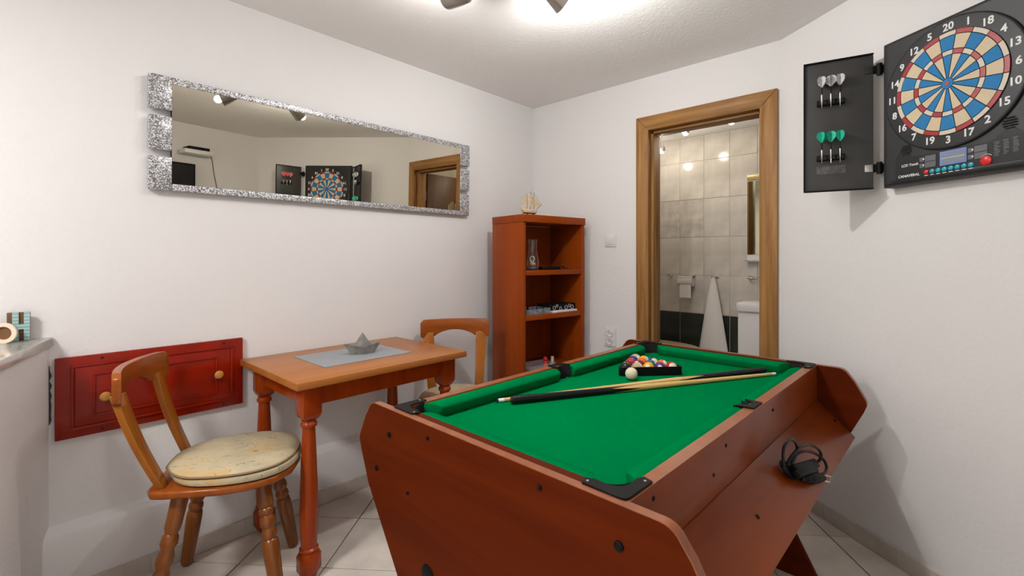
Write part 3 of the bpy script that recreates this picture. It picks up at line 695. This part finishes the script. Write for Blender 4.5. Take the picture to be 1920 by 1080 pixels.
# ------------------------------------------------------------------ pool table (local frame centred under the table)
pt = thing('pool_table', 'reddish-brown pool table with green cloth and flared end panels', 'pool table', (-.790,1.507,0), R(-1.1))
HL = .739; BWD = .386; ZT = .76
def panel(name, y0, y1):
    half = [(.25,.16),(.334,.30),(.495,.51),(.537,.60)]+arc(.512,.635,.035,-.35,.6,4)+[(.508,.715)]+arc(.455,.72,.04,.5,PI/2,4)
    out = half+[(-x,z) for x, z in reversed(half)]
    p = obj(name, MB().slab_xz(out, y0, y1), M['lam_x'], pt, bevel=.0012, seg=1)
    return p
near = panel('end_panel', -HL-.02, -HL)
farp = panel('end_panel', HL, HL+.02)
# edging strips of the end panels
for y0 in (-HL-.0205, HL-.0005):
    half = arc(.512,.635,.0365,-.35,.6,4)+[(.5095,.716)]+arc(.455,.72,.0415,.5,PI/2,5)
    up = half+[(-x,z) for x, z in reversed(half)]
    inn = [(x*.9965, z-.0014) for x, z in up]
    n = len(up); m = MB()
    m.v += [(x,y0+.021*k,z+.0003) for k in (0,1) for x, z in up]+[(x,y0+.021*k,z) for k in (0,1) for x, z in inn]
    m.f += [(i,i+1,n+i+1,n+i) for i in range(n-1)]+[(i,i+1,2*n+i+1,2*n+i) for i in range(n-1)]+[(n+i,n+i+1,3*n+i+1,3*n+i) for i in range(n-1)]
    obj('edge_band', m, M['lam_edge'], pt, smooth=True)
for s in (-1,1):
    xs = sorted((s*BWD, s*(BWD-.032)))
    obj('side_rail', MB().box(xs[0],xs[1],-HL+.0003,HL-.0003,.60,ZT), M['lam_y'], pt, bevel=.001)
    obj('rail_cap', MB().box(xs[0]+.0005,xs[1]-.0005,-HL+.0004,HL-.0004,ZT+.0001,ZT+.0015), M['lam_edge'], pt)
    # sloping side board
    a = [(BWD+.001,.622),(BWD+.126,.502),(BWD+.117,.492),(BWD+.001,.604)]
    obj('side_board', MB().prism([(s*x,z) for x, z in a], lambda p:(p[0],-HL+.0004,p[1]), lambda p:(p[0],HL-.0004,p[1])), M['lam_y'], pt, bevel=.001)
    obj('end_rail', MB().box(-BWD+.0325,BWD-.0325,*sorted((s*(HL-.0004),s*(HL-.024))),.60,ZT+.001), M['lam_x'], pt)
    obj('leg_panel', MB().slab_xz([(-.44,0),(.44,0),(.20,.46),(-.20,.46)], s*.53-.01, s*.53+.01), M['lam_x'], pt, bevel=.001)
obj('underside', MB().box(-BWD+.033,BWD-.033,-HL+.03,HL-.03,.45,.60), M['lam_x'], pt)
# cloth bed with pocket cut-outs
IX, IY = BWD-.032, HL-.024; CZT = .716; PR = .034
def notch_corner(sx, sy):
    cx, cy = sx*(IX-.004), sy*(IY-.004)
    pts = []
    for k in range(13):
        a = math.atan2(-sy,-sx)+(-1)*(PI*.78)*(k/12-.5)*2
        pts.append((cx+PR*math.cos(a), cy+PR*math.sin(a)))
    return pts
outline = []
def ordered(p, ref):
    return p if (Vector(p[0])-Vector(ref)).length < (Vector(p[-1])-Vector(ref)).length else p[::-1]
seq = []
lastp = (-IX,-IY+.3)
for sx, sy in ((-1,-1),(1,-1)):
    c = [p for p in notch_corner(sx,sy) if abs(p[0]) <= IX and abs(p[1]) <= IY]
    c = ordered(c, lastp); seq += c; lastp = c[-1]
mid = [(IX-.002+PR*.8*math.cos(a)*.9, PR*.85*math.sin(a)) for a in [1.5*PI-PI*k/10 for k in range(11)]]
seq += [p for p in mid if p[0] <= IX]; lastp = (IX,.1)
for sx, sy in ((1,1),(-1,1)):
    c = [p for p in notch_corner(sx,sy) if abs(p[0]) <= IX and abs(p[1]) <= IY]
    c = ordered(c, lastp); seq += c; lastp = c[-1]
seq += [(-p[0],-p[1]) for p in mid if p[0] <= IX]
bed = MB().slab(seq, CZT-.012, CZT)
obj('playing_bed', bed, M['cloth'], pt)
obj('bed_base', MB().box(-IX+.001,IX-.001,-IY+.001,IY-.001,.61,.64), M['void'], pt)
# cushions
def cush(p0, p1, inward, cut0, cut1):
    p0 = Vector(p0); p1 = Vector(p1); d = (p1-p0).normalized(); n = Vector(inward)
    prof = [(0,CZT+.0005),(0,ZT-.002),(.018,ZT),(.034,ZT-.003),(.044,ZT-.010),(.045,ZT-.016),(.034,CZT+.0005)]
    m = MB(); k = len(prof)
    for end, base, cut in ((0,p0,cut0),(1,p1,cut1)):
        for o_, z in prof:
            q = base+n*o_+d*((o_*cut) if end == 0 else (-o_*cut)); m.v.append((q.x,q.y,z))
    m.f += [(i,(i+1)%k,k+(i+1)%k,k+i) for i in range(k)]+[tuple(range(k)),tuple(range(k,2*k))]
    obj('cushion', m, M['cloth'], pt, bevel=.003)
e = .0006; gp_ = .058; mg = .036
for s in (-1,1):
    cush((s*(IX-e),-IY+gp_),(s*(IX-e),-mg),(-s,0),.8,.25)
    cush((s*(IX-e),mg),(s*(IX-e),IY-gp_),(-s,0),.25,.8)
    cush((-IX+gp_,s*(IY-e)),(IX-gp_,s*(IY-e)),(0,-s),.8,.8)
# pockets: black corner plates with quarter-round mouth, cups below
def liner(m_, ctl):
    k = 10; pts = [ctl[0]*(1-i/k)**2+ctl[1]*2*(i/k)*(1-i/k)+ctl[2]*(i/k)**2 for i in range(k+1)]
    m_.add([(p.x,p.y,CZT-.013) for p in pts]+[(p.x,p.y,ZT+.0014) for p in pts], [(i,i+1,k+2+i,k+1+i) for i in range(k)])
def pocket(sx, sy):
    X, Y = sx*BWD*.992, sy*(HL+.005); mx, my = sx*(IX-.004), sy*(IY-.004)
    oc = [(X-sx*.012,Y),(X,Y-sy*.012)]
    pts = [(X-sx*.098,Y),(X-sx*.012,Y),(X-sx*.003,Y-sy*.003),(X,Y-sy*.012),(X,Y-sy*.098),(X-sx*.022,Y-sy*.105)]
    a1 = math.atan2(-sy*1.0,sx*.35); 
    A_, B__ = Vector((X-sx*.030,Y-sy*.085)), Vector((X-sx*.085,Y-sy*.030))
    ctr = Vector((X-sx*.030,Y-sy*.030)); far_ = Vector((X-sx*.016,Y-sy*.016))
    cur = []
    for k in range(9):
        t_ = k/8; a_ = (1-t_)**2; b_ = 2*t_*(1-t_); c_ = t_*t_
        cur.append(tuple(A_*a_+far_*b_+B__*c_))
    pts += cur+[(X-sx*.105,Y-sy*.022)]
    p = obj('pocket_plate', MB().slab(pts, ZT+.0018, ZT+.006), M['black'], pt, bevel=.001, seg=1)
    cup = MB().lathe([(.6405,.001),(.641,PR+.001),(CZT-.013,PR+.001)], (mx,my,0), (0,0,1), 20, cap=False)
    liner(cup, [Vector((sx*(IX-.001),sy*(IY-.062))), Vector((sx*(IX-.004),sy*(IY-.004))), Vector((sx*(IX-.062),sy*(IY-.001)))])
    obj('pocket_cup', cup, M['void'], p, smooth=True)
    for q in (pts[0],pts[4]):
        obj('screw', MB().lathe([(0,.003),(.001,.0025)], (q[0]+(sx*.006 if q is pts[0] else -sx*.011), q[1]-(sy*.012 if q is pts[0] else -sy*.010), ZT+.0061), (0,0,1), 8), M['steel'], p)
for sx in (-1,1):
    for sy in (-1,1): pocket(sx, sy)
for s in (-1,1):
    X = s*BWD*.99
    pts = [(X,-.038),(X,.038),(X-s*.050,.044)]+[(X-s*(.048-.030*4*(k/8)*(1-k/8)), .034-.068*k/8) for k in range(9)]+[(X-s*.050,-.044)]
    p = obj('pocket_plate', MB().slab(pts, ZT+.0018, ZT+.006), M['black'], pt, bevel=.001, seg=1)
    cup = MB().lathe([(.6405,.001),(.641,.033),(CZT-.013,.033)], (s*(IX-.004),0,0), (0,0,1), 20, cap=False)
    liner(cup, [Vector((s*(IX-.030),-.0345)), Vector((s*(IX+.028),0)), Vector((s*(IX-.030),.0345))])
    obj('pocket_cup', cup, M['void'], p, smooth=True)
# screws and caps on the near panel and side
for x, z, r in ((-.375,.688,.008),(-.445,.571,.008),(-.190,.727,.005),(-.281,.553,.004),(.192,.729,.006),(.377,.688,.0095),(-.19,.372,.026)):
    obj('cap' if r > .007 else 'screw', MB().lathe([(0,r),(.003,r*.95),(.005,r*.6),(.0052,.0005)], (x,-HL-.0206,z), (0,-1,0), 16), M['black'], pt, smooth=True)
for y, z in ((-.65,.735),(-.27,.727),(.13,.722),(-.35,.68)):
    obj('screw', MB().lathe([(0,.005),(.002,.004)], (BWD+.0003,y,z), (1,0,0), 10), M['black'], pt)
for y in (-.24,.08,.70):
    obj('screw', MB().lathe([(0,.006),(.002,.005)], (BWD+.065,y,.5615), (.70,0,.72), 10), M['black'], pt)

# ------------------------------------------------------------------ billiard balls, rack and cues
BR = .024
zb = CZT+BR
rc = Vector((-.988,1.693)); rx = Vector((.179,.189)).normalized(); ry = Vector((-rx.y, rx.x))
BALLS = [[('black',0,'glossy black eight ball at the left end of the front row in the rack'),('cream2',1,'mostly cream striped ball second in the front row of the rack'),('yellow',0,'plain yellow ball in the middle of the front row of the rack'),('purple',0,'plain purple ball fourth in the front row of the rack'),('red',1,'red striped ball at the right end of the front row in the rack')],
 [('maroon',0,'plain maroon ball behind the black ball in the rack'),('maroon',1,'maroon striped ball behind the cream ball in the rack'),('teal',0,'plain blue-green ball behind the yellow and purple balls in the rack'),('orange',1,'orange striped ball behind the purple ball in the rack')],
 [('red',0,'plain bright red ball on the left side of the rack'),('orange',0,'plain orange ball in the centre of the rack'),('blue',1,'blue striped ball on the right side of the rack')],
 [('blue',0,'plain blue ball near the back corner of the rack, left'),('yellow',1,'yellow striped ball near the back corner of the rack, right')],
 [('cream2',1,'cream striped ball at the far back corner of the rack')]]
BC = {'black':(.01,.01,.01),'cream2':(.45,.35,.2),'yellow':(.75,.36,.01),'purple':(.07,.03,.16),'red':(.55,.015,.012),'maroon':(.16,.01,.012),'teal':(.01,.12,.16),'orange':(.75,.12,.01),'blue':(.012,.035,.24)}
bmesh_cache = {}
bp0 = rc+rx*(.012+BR)+ry*.0
for r_, row in enumerate(BALLS):
    for c_, (cn, st, lb) in enumerate(row):
        key = (cn, st)
        if key not in bmesh_cache:
            bmesh_cache[key] = MB().sphere((0,0,0), BR, 24, 16).mesh('billiard_ball', ball_mat('ball_'+cn+('_stripe' if st else ''), BC[cn], st), smooth=True)
        P_ = rc+rx*(.020+BR+c_*2*BR*1.002+r_*BR)+ry*(BR*.62+.008+r_*BR*1.735)
        o = link('billiard_ball', bmesh_cache[key], None, (P_.x,P_.y,zb+.0003), (random.uniform(1.05,1.5),random.uniform(-.4,.4),random.uniform(0,6)))
        tag(o, lb, 'ball', 'racked pool balls')
cbp = (-.926,1.681)
o = obj('cue_ball', MB().sphere((0,0,0), BR, 28, 18), mat('cue_ball_ivory',(.72,.62,.46),.1), None, (cbp[0]+.012,cbp[1]-.004,zb+.0003), smooth=True)
tag(o, 'ivory white cue ball resting in front of the triangular rack', 'ball', 'pool balls')
SL = 5*2*BR+.045; T_ = [Vector((0,0)), Vector((SL,0)), Vector((SL/2,SL*.866))]
def offs(tri, d_):
    c = (tri[0]+tri[1]+tri[2])/3; return [c+(p-c)*(1+d_/((p-c).length*.5)) for p in tri]
def rounded(tri, r):
    out = []
    for i in range(3):
        p = tri[i]; a = (tri[i-1]-p).normalized(); b = (tri[(i+1)%3]-p).normalized()
        A_ = p+a*r; B__ = p+b*r
        for k in range(6):
            t_ = k/5; out.append(A_*(1-t_)**2+p*2*t_*(1-t_)+B__*t_*t_)
    return out
base = [p+Vector((-.0025,-.012)) for p in T_]
o_ = rounded(base, .035); i_ = rounded(offs(base,-.005), .032)
n = len(o_); m = MB()
for z in (CZT+.0005, CZT+.036):
    for pl_ in (o_, i_):
        for p in pl_:
            q = rc+rx*p.x+ry*p.y; m.v.append((q.x,q.y,z))
for k in range(n):
    k2 = (k+1)%n
    m.f += [(k,k2,2*n+k2,2*n+k),(n+k2,n+k,3*n+k,3*n+k2),(2*n+k,2*n+k2,3*n+k2,3*n+k),(k2,k,n+k,n+k2)]
tag(obj('ball_rack', m, M['black'], bevel=.001, seg=1), 'black plastic triangle rack holding the pool balls', 'ball rack')

def cue(label, butt, tip, blackfrac):
    B0 = Vector(butt); T0 = Vector(tip); d = T0-B0; L_ = d.length
    an = math.atan2(d.y, d.x)
    t = thing('pool_cue', label, 'cue', (B0.x,B0.y,CZT+.0003), an, 'pool cues on the cloth')
    rad = lambda s_: .0135-(.0135-.0062)*s_
    slope = lambda s_: rad(s_)
    def seg(a, b, n_=8): return [(L_*(a+(b-a)*k/n_), rad(a+(b-a)*k/n_)) for k in range(n_+1)]
    def build(name, a, b, m_):
        prof = seg(a,b); mm = MB(); N_ = 16
        for s_, r in prof:
            for k in range(N_): mm.v.append((s_, r*math.cos(2*PI*k/N_), r+r*math.sin(2*PI*k/N_)))
        mm.f += [(i*N_+k,i*N_+(k+1)%N_,(i+1)*N_+(k+1)%N_,(i+1)*N_+k) for i in range(len(prof)-1) for k in range(N_)]+[tuple(range(N_)),tuple((len(prof)-1)*N_+k for k in range(N_))]
        return obj(name, mm, m_, t, smooth=True)
    bf = blackfrac
    # black butt ending in four points over the pale shaft
    N_ = 32; mm = MB(); fr = [0,.004,.01,bf*.5,bf*.9]
    for s_ in fr:
        r = rad(s_)*(.8 if s_ == 0 else 1.0)
        for k in range(N_): mm.v.append((L_*s_, r*math.cos(2*PI*k/N_), rad(s_)+r*math.sin(2*PI*k/N_)))
    for k in range(N_):
        ph = abs(((k*4/N_) % 1)-.5)*2; s_ = bf*.9+.11*ph; r = rad(s_)+.00025
        mm.v.append((L_*s_, r*math.cos(2*PI*k/N_), rad(s_)+r*math.sin(2*PI*k/N_)))
    mm.f += [(i*N_+k,i*N_+(k+1)%N_,(i+1)*N_+(k+1)%N_,(i+1)*N_+k) for i in range(len(fr)) for k in range(N_)]+[tuple(range(N_))]
    obj('butt', mm, M['black_gloss'], t, smooth=True)
    build('shaft', bf*.88, .978, M['cue_shaft']); build('ferrule', .9785, .996, M['cue_tip']); build('tip', .9962, 1.0, M['dark'])
cue('pool cue with black butt nearest the viewer, tip towards the far right corner pocket', (-1.050,1.130), (-.516,2.140), .36)
cue('pool cue lying behind with black butt at the far right end', (-.560,2.145), (-1.098,1.112), .30)

# ------------------------------------------------------------------ power cable in the side board
pc = thing('power_cable', 'coiled black power cable with plug lying on the sloping side board', 'cable', (0,0,0))
l1 = [(-0.345,1.515,0.599),(-0.349,1.523,0.63),(-0.346,1.53,0.657),(-0.339,1.567,0.664),(-0.333,1.597,0.649),(-0.332,1.613,0.625),(-0.335,1.602,0.607),(-0.336,1.563,0.593)]
l2 = [(-0.345,1.538,0.595),(-0.337,1.576,0.616),(-0.327,1.619,0.628),(-0.316,1.68,0.623),(-0.301,1.721,0.605),(-0.293,1.742,0.582),(-0.294,1.73,0.567),(-0.302,1.704,0.561)]
l3 = [(-0.34,1.549,0.59),(-0.338,1.603,0.602),(-0.329,1.643,0.607),(-0.317,1.683,0.601),(-0.301,1.725,0.583),(-0.286,1.739,0.566),(-0.278,1.737,0.549),(-0.277,1.715,0.54),(-0.281,1.691,0.538)]
for l in (l1,l2,l3): obj('cord', MB().tube(l, .0043, 8, 5), M['black_gloss'], pc, smooth=True)
def beam(name, a, b, wv, r, m_):
    a = Vector(a); b = Vector(b); d = (b-a).normalized(); nrm = Vector((.72,0,.69)); sd = d.cross(nrm).normalized()*wv; up = nrm*r
    v = [p+s1*sd+s2*up for p in (a,b) for s1, s2 in ((-1,-1),(1,-1),(1,1),(-1,1))]
    return obj(name, MB().add(v, [(0,1,2,3),(4,5,6,7),(0,1,5,4),(1,2,6,5),(2,3,7,6),(3,0,4,7)]), m_, pc, bevel=.003)
beam('adapter', (-.325,1.545,.588), (-.302,1.700,.562), .013, .010, M['black'])
beam('adapter', (-.318,1.53,.580), (-.297,1.67,.556), .010, .009, M['black'])
obj('grommet', MB().lathe([(0,.030),(.004,.030),(.005,.018)], (-.340,1.540,.583), (.70,0,.72), 24), M['black'], pc, smooth=True)
pg = obj('plug', MB().tube([(-.311,1.554,.562),(-.300,1.60,.551),(-.290,1.65,.540),(-.281,1.688,.530)], [.006,.012,.016,.017,.014,.011], 12, 6), M['black'], pc, smooth=True)
for dz in (-.006,.006): obj('pin', MB().tube([(-.281,1.688+dz,.530+dz),(-.268,1.727+dz,.515+dz)], .0024, 8, 1), M['chrome'], pg)

# ------------------------------------------------------------------ electronic dartboard cabinet on the right wall
rp = Vector(C1)+ur*.821
AN = math.atan2(ur.y, ur.x)
dc = thing('dartboard_cabinet', 'black electronic dartboard cabinet with open doors on the right wall', 'dartboard', (rp.x,rp.y,1.465), AN)
BZc = .322; HWc = .242; HT = .557
hb = MB(); prof = [(0,.0),(0,-.045),(.014,-.058),(.03,-.056)]
lo = [(HWc-i, y, HT-i*.6, i*.6) for i, y in prof]
for hx, y, zt, zb_ in lo: hb.v += [(-hx,y,zb_),(hx,y,zb_),(hx,y,zt),(-hx,y,zt)]
hb.f += [(i*4+k,i*4+(k+1)%4,(i+1)*4+(k+1)%4,(i+1)*4+k) for i in range(3) for k in range(4)]+[(0,1,2,3),(12,13,14,15)]
hb.v = [(x, y-.0008, z) for x, y, z in hb.v]
obj('housing', hb, M['dark'], dc, bevel=.004)
obj('rim_ring', MB().lathe([(0,.220),(.006,.219),(.008,.216),(.008,.213)], (0,-.0575,BZc), (0,-1,0), 72), M['dark'], dc, smooth=True)
nr = obj('number_ring', MB().lathe([(0,.213),(.0065,.213),(.0066,.001)], (0,-.0585,BZc), (0,-1,0), 72), M['black'], dc)
ORD = [20,1,18,4,13,6,10,15,2,17,3,19,7,16,8,11,14,9,12,5]
for k, v in enumerate(ORD):
    a = 2*PI*k/20
    me = text_mesh(str(v), .034, M['num'])
    link('number', me, nr, (.1915*math.sin(a), -.0657, BZc+.1915*math.cos(a)))
tf = obj('target_face', MB().lathe([(0,.1735),(.0015,.1735),(.0016,.001)], (0,-.0652,BZc), (0,-1,0), 72), M['void'], dc)
def sector(r0, r1, m_):
    gap = .0013; n_ = 4; mb = MB(); pts = []
    for r, rev in ((r1,False),(r0,True)):
        ha = PI/20-gap/r
        s_ = [(r*math.sin(-ha+2*ha*k/n_), r*math.cos(-ha+2*ha*k/n_)) for k in range(n_+1)]
        pts += s_[::-1] if rev else s_
    return mb.slab_xz(pts, -.0695, -.0669).mesh('segment', m_)
RNG = ((.1585,.172),(.1115,.156),(.0955,.109),(.0185,.093))
sm = {(i,par): sector(r0, r1, M[('seg_white','seg_red')[par] if i in (0,2) else ('seg_blue','seg_cream')[par]]) for i, (r0, r1) in enumerate(RNG) for par in (0,1)}
for k in range(20):
    for i in range(4): link('segment', sm[(i,k%2)], tf, (0,0,BZc), (0,2*PI*k/20,0))
obj('outer_bull', MB().lathe([(0,.0172),(.0028,.0172),(.0029,.001)], (0,-.0669,BZc), (0,-1,0), 32), M['seg_blue'], tf)
obj('inner_bull', MB().lathe([(0,.0072),(.001,.0072),(.0011,.001)], (0,-.0699,BZc), (0,-1,0), 24), M['seg_red'], tf)
# control panel
cp = obj('control_panel', MB().slab_xz([(-.185,.026),(.205,.026),(.205,.10),(.165,.135),(.12,.098),(-.12,.098),(-.165,.135),(-.185,.10)], -.0592, -.0571), M['dark'], dc)
obj('speaker_bar', MB().slab_xz([(-.20,.012),(.21,.012),(.21,.0255),(-.20,.0255)], -.060, -.0572), M['dark'], dc, bevel=.001)
for cx, cz_ in ((-.145,.128),(.165,.143)):
    for k in range(5):
        hw = .019*math.sqrt(max(.1,1-((k-2)/2.6)**2))
        obj('speaker_slot', MB().box(cx-hw,cx+hw,-.0604,-.0594,cz_-.016+k*.008-.0018,cz_-.016+k*.008+.0018), M['void'], cp)
obj('display_frame', MB().box(-.030,.051,-.0612,-.0594,.047,.095), M['lcd_frame'], cp)
obj('display', MB().box(-.026,.047,-.0618,-.0613,.053,.089), M['lcd'], cp)
obj('display_line', MB().box(-.026,.047,-.0622,-.0619,.0703,.0717), M['num'], cp)
for x0 in (-.095,.056):
    for z0 in (.050,.072):
        obj('score_window', MB().box(x0+.016,x0+.052,-.0606,-.0594,z0,z0+.020), M['panel_grey'], cp)
        obj('score_window', MB().box(x0-.002,x0+.013,-.0606,-.0594,z0+.002,z0+.017), M['panel_grey'], cp)
        obj('score_light', MB().lathe([(0,.003),(.001,.003)], (x0+.012,-.0607,z0+.010), (0,-1,0), 8), M['num'], cp)
for k in range(8):
    x = -.075+k*.0197
    b = obj('button', MB().lathe([(0,.0085),(.003,.0075),(.0045,.004),(.0046,.0005)], (x,-.0594,.0345), (0,-1,0), 16), M['red_btn'] if k == 0 else M['teal'], cp, smooth=True)
    obj('button_caption', MB().box(x-.006,x+.006,-.0606,-.0602,.0215,.0238), M['num'], b)
rb = obj('button', MB().lathe([(0,.016),(.004,.015),(.007,.009),(.0072,.0005)], (.105,-.0594,.040), (0,-1,0), 24), M['red_btn'], cp, smooth=True)
obj('button_caption', MB().tube([(.105+.020*math.cos(a),-.0598,.040+.020*math.sin(a)) for a in [PI*.25+PI*.5*k/8 for k in range(9)]], .0011, 6, 1), M['num'], rb)
link('lettering', text_mesh('CANAVERAL', .0135, M['num'], .0003), cp, (-.135,-.0606,.0315))
link('lettering', text_mesh('LCD Touch', .0125, M['num'], .0003), cp, (-.131,-.0606,.070))
tl_ = MB()
for c_ in range(3):
    for k in range(9):
        ww = random.uniform(.008,.016); x0 = .125+c_*.024+.0015*(k%2)
        tl_.box(x0,x0+ww,-.0601,-.0594,.050+c_*.002+k*.0052,.050+c_*.002+k*.0052+.0012)
obj('game_list_print', tl_, mat('faded_print',(.30,.30,.30),.5), cp)

DWIN, DH = .236, .540
def dart(label, root_loc, rotz, flight, shaft_c):
    d = thing('dart', label, 'dart', root_loc, rotz, 'darts in the cabinet door racks')
    obj('point', MB().lathe([(0,.0008),(.018,.0016)], (0,0,0), (0,0,1), 8), M['chrome'], d)
    obj('barrel', MB().lathe([(.0185,.002),(.022,.0034),(.05,.0036),(.055,.0024)], (0,0,0), (0,0,1), 12), M['steel'], d, smooth=True)
    obj('shaft', MB().lathe([(.0555,.0022),(.085,.0020)], (0,0,0), (0,0,1), 8), M['black'], d, smooth=True)
    fl = [(0.0005,.082),(.009,.091),(.020,.102),(.0205,.116),(.013,.126),(.0005,.129)]
    mb = MB()
    for q in range(4):
        a = PI/4+q*PI/2; c_, s_ = math.cos(a), math.sin(a)
        mb.prism(fl, lambda p:(p[0]*c_-.0003*s_, p[0]*s_+.0003*c_, p[1]), lambda p:(p[0]*c_+.0003*s_, p[0]*s_-.0003*c_, p[1]))
    obj('flight', mb, flight, d)
M['door_plastic'] = mat('door_grey_plastic', (.045,.044,.043), .38, spec=.6, noise=(12,.15))
FL = {'silver': mat('flight_silver',(.50,.50,.50),.4,noise=(300,.5)), 'green': mat('flight_green',(.02,.42,.27),.4,noise=(300,.35)), 'pink': mat('flight_pink',(.72,.16,.16),.4,noise=(300,.3)), 'blue': mat('flight_blue',(.02,.24,.55),.4,noise=(300,.3))}
OPEN = R(131)
for s, kinds, side in ((-1,('silver','green'),'left'), (1,('pink','blue'),'right')):
    # door panel hinged at the cabinet edge; local frame: x runs from hinge to free edge, -y is the inner face with the racks
    hx = s*(HWc+.040)
    ang = s*(-(PI-OPEN))     # turned towards the room
    # direction of door (cabinet frame): s*(cos49, -sin49)
    dl = Vector((s*math.cos(PI-OPEN), -math.sin(PI-OPEN)))
    dv = obj('door', MB().slab_xz(rrect(0, DWIN, .002, DH, .010), 0, .010), M['door_plastic'], dc, (hx, -.050, 0), (0,0,math.atan2(dl.y,dl.x)), bevel=.002)
    ins = 1 if s < 0 else -1    # local y sign that faces the viewer
    # inner face sits at local y = 0 (s=1) or .010 (s=-1)
    fy = .0103 if ins == 1 else -.0003
    lip = MB()
    for a in ((0,DWIN,.002,.007),(0,DWIN,DH-.005,DH),(DWIN-.005,DWIN,.007,DH-.005)):
        lip.box(a[0],a[1],*sorted((fy,fy+ins*.008)),a[2],a[3])
    obj('rim', lip, M['black'], dv)
    for z in (.085,.475):
        hg = obj('hinge', MB().lathe([(0,.010),(.046,.010)], (-.020,.005,z-.023), (0,0,1), 12).box(-.036,.004,.001,.009,z-.016,z+.016), M['black'], dv, smooth=True)
        obj('hinge_leaf', MB().box(.002,.028,*sorted((fy,fy+ins*.003)),z-.014,z+.014), M['steel'] if (z < .2 and s < 0) else M['dark'], hg, bevel=.001)
    for zz, kn in zip((.355,.128),kinds):
        cxr = .142
        rk = obj('dart_rack', MB().box(cxr-.048,cxr+.048,*sorted((fy,fy+ins*.018)),zz,zz+.022), M['black'], dv, bevel=.0015)
        for q in range(3):
            obj('rack_slot', MB().box(cxr-.036+q*.03-.008,cxr-.036+q*.03+.014,*sorted((fy+ins*.0182,fy+ins*.021)),zz+.004,zz+.018), M['dark'], rk)
    if s < 0: obj('sticker', MB().box(.09,.19,*sorted((fy,fy+ins*.0006)),.075,.108), M['sticker'], dv)
    # world placement of darts
    Mx = Matrix.Translation((rp.x,rp.y,1.465)) @ Matrix.Rotation(AN,4,'Z') @ Matrix.Translation((hx,-.050,0)) @ Matrix.Rotation(math.atan2(dl.y,dl.x),4,'Z')
    for zz, kn in zip((.355,.128),kinds):
        for q, wd in enumerate(('leftmost','middle','rightmost')):
            px = .142+(-ins)*( .031-q*.031)*(-1) if False else .142+(.031-q*.031)*(1 if ins == 1 else -1)
            p = Mx @ Vector((px, fy+ins*.026, zz-.012))
            dart('%s dart with %s flight in the %s dart cabinet door rack' % (wd, kn, side), p, random.uniform(-.3,.3)+.4*(q==1), FL[kn], None)

# ------------------------------------------------------------------ things on the wall behind the viewpoint, seen in the mirror
uf = (Vector(C2)-Vector(C3)).normalized()
def onfront(y): k = (y-C3[1])/(C2[1]-C3[1]); return Vector(C3)+(Vector(C2)-Vector(C3))*k
AF = math.atan2(uf.y, uf.x)      # local x along the wall, local +y into the room
p = onfront(.82)
tv = thing('television', 'flat black television mounted on the wall behind the viewpoint', 'television', (p.x,p.y,1.52), AF)
obj('bracket', MB().box(-.1,.1,.0005,.05,.12,.32), M['dark'], tv)
obj('body', MB().box(-.36,.36,.0505,.085,0,.42), M['black'], tv, bevel=.004)
obj('screen', MB().box(-.348,.348,.0852,.087,.018,.406), M['screen'], tv)
p = onfront(1.19)
sf = thing('wall_shelf', 'small white wall shelf above the television', 'shelf', (p.x,p.y,2.03), AF)
obj('board', MB().box(-.12,.12,.0005,.14,0,.035), M['white'], sf, bevel=.002)
rt = thing('set_top_box', 'small black receiver box on the white wall shelf', 'receiver', (p.x,p.y,2.0655), AF)
obj('case', MB().box(-.085,.085,.01,.13,0,.028), M['black'], rt, bevel=.003)
obj('status_light', MB().lathe([(0,.002),(.001,.002)], (.05,.1305,.014), (0,1,0), 8), M['num'], rt)
wr = thing('hanging_wire', 'thin brown wire hanging down the wall from the shelf', 'wire', (p.x,p.y,1.4), AF)
obj('strand', MB().tube([(.11,.03,.665),(.15,.012,.62),(.17,.006,.5),(.20,.006,.35),(.24,.006,.2),(.26,.006,.0)], .0028), mat('brown_wire',(.09,.05,.03),.6), wr, smooth=True)
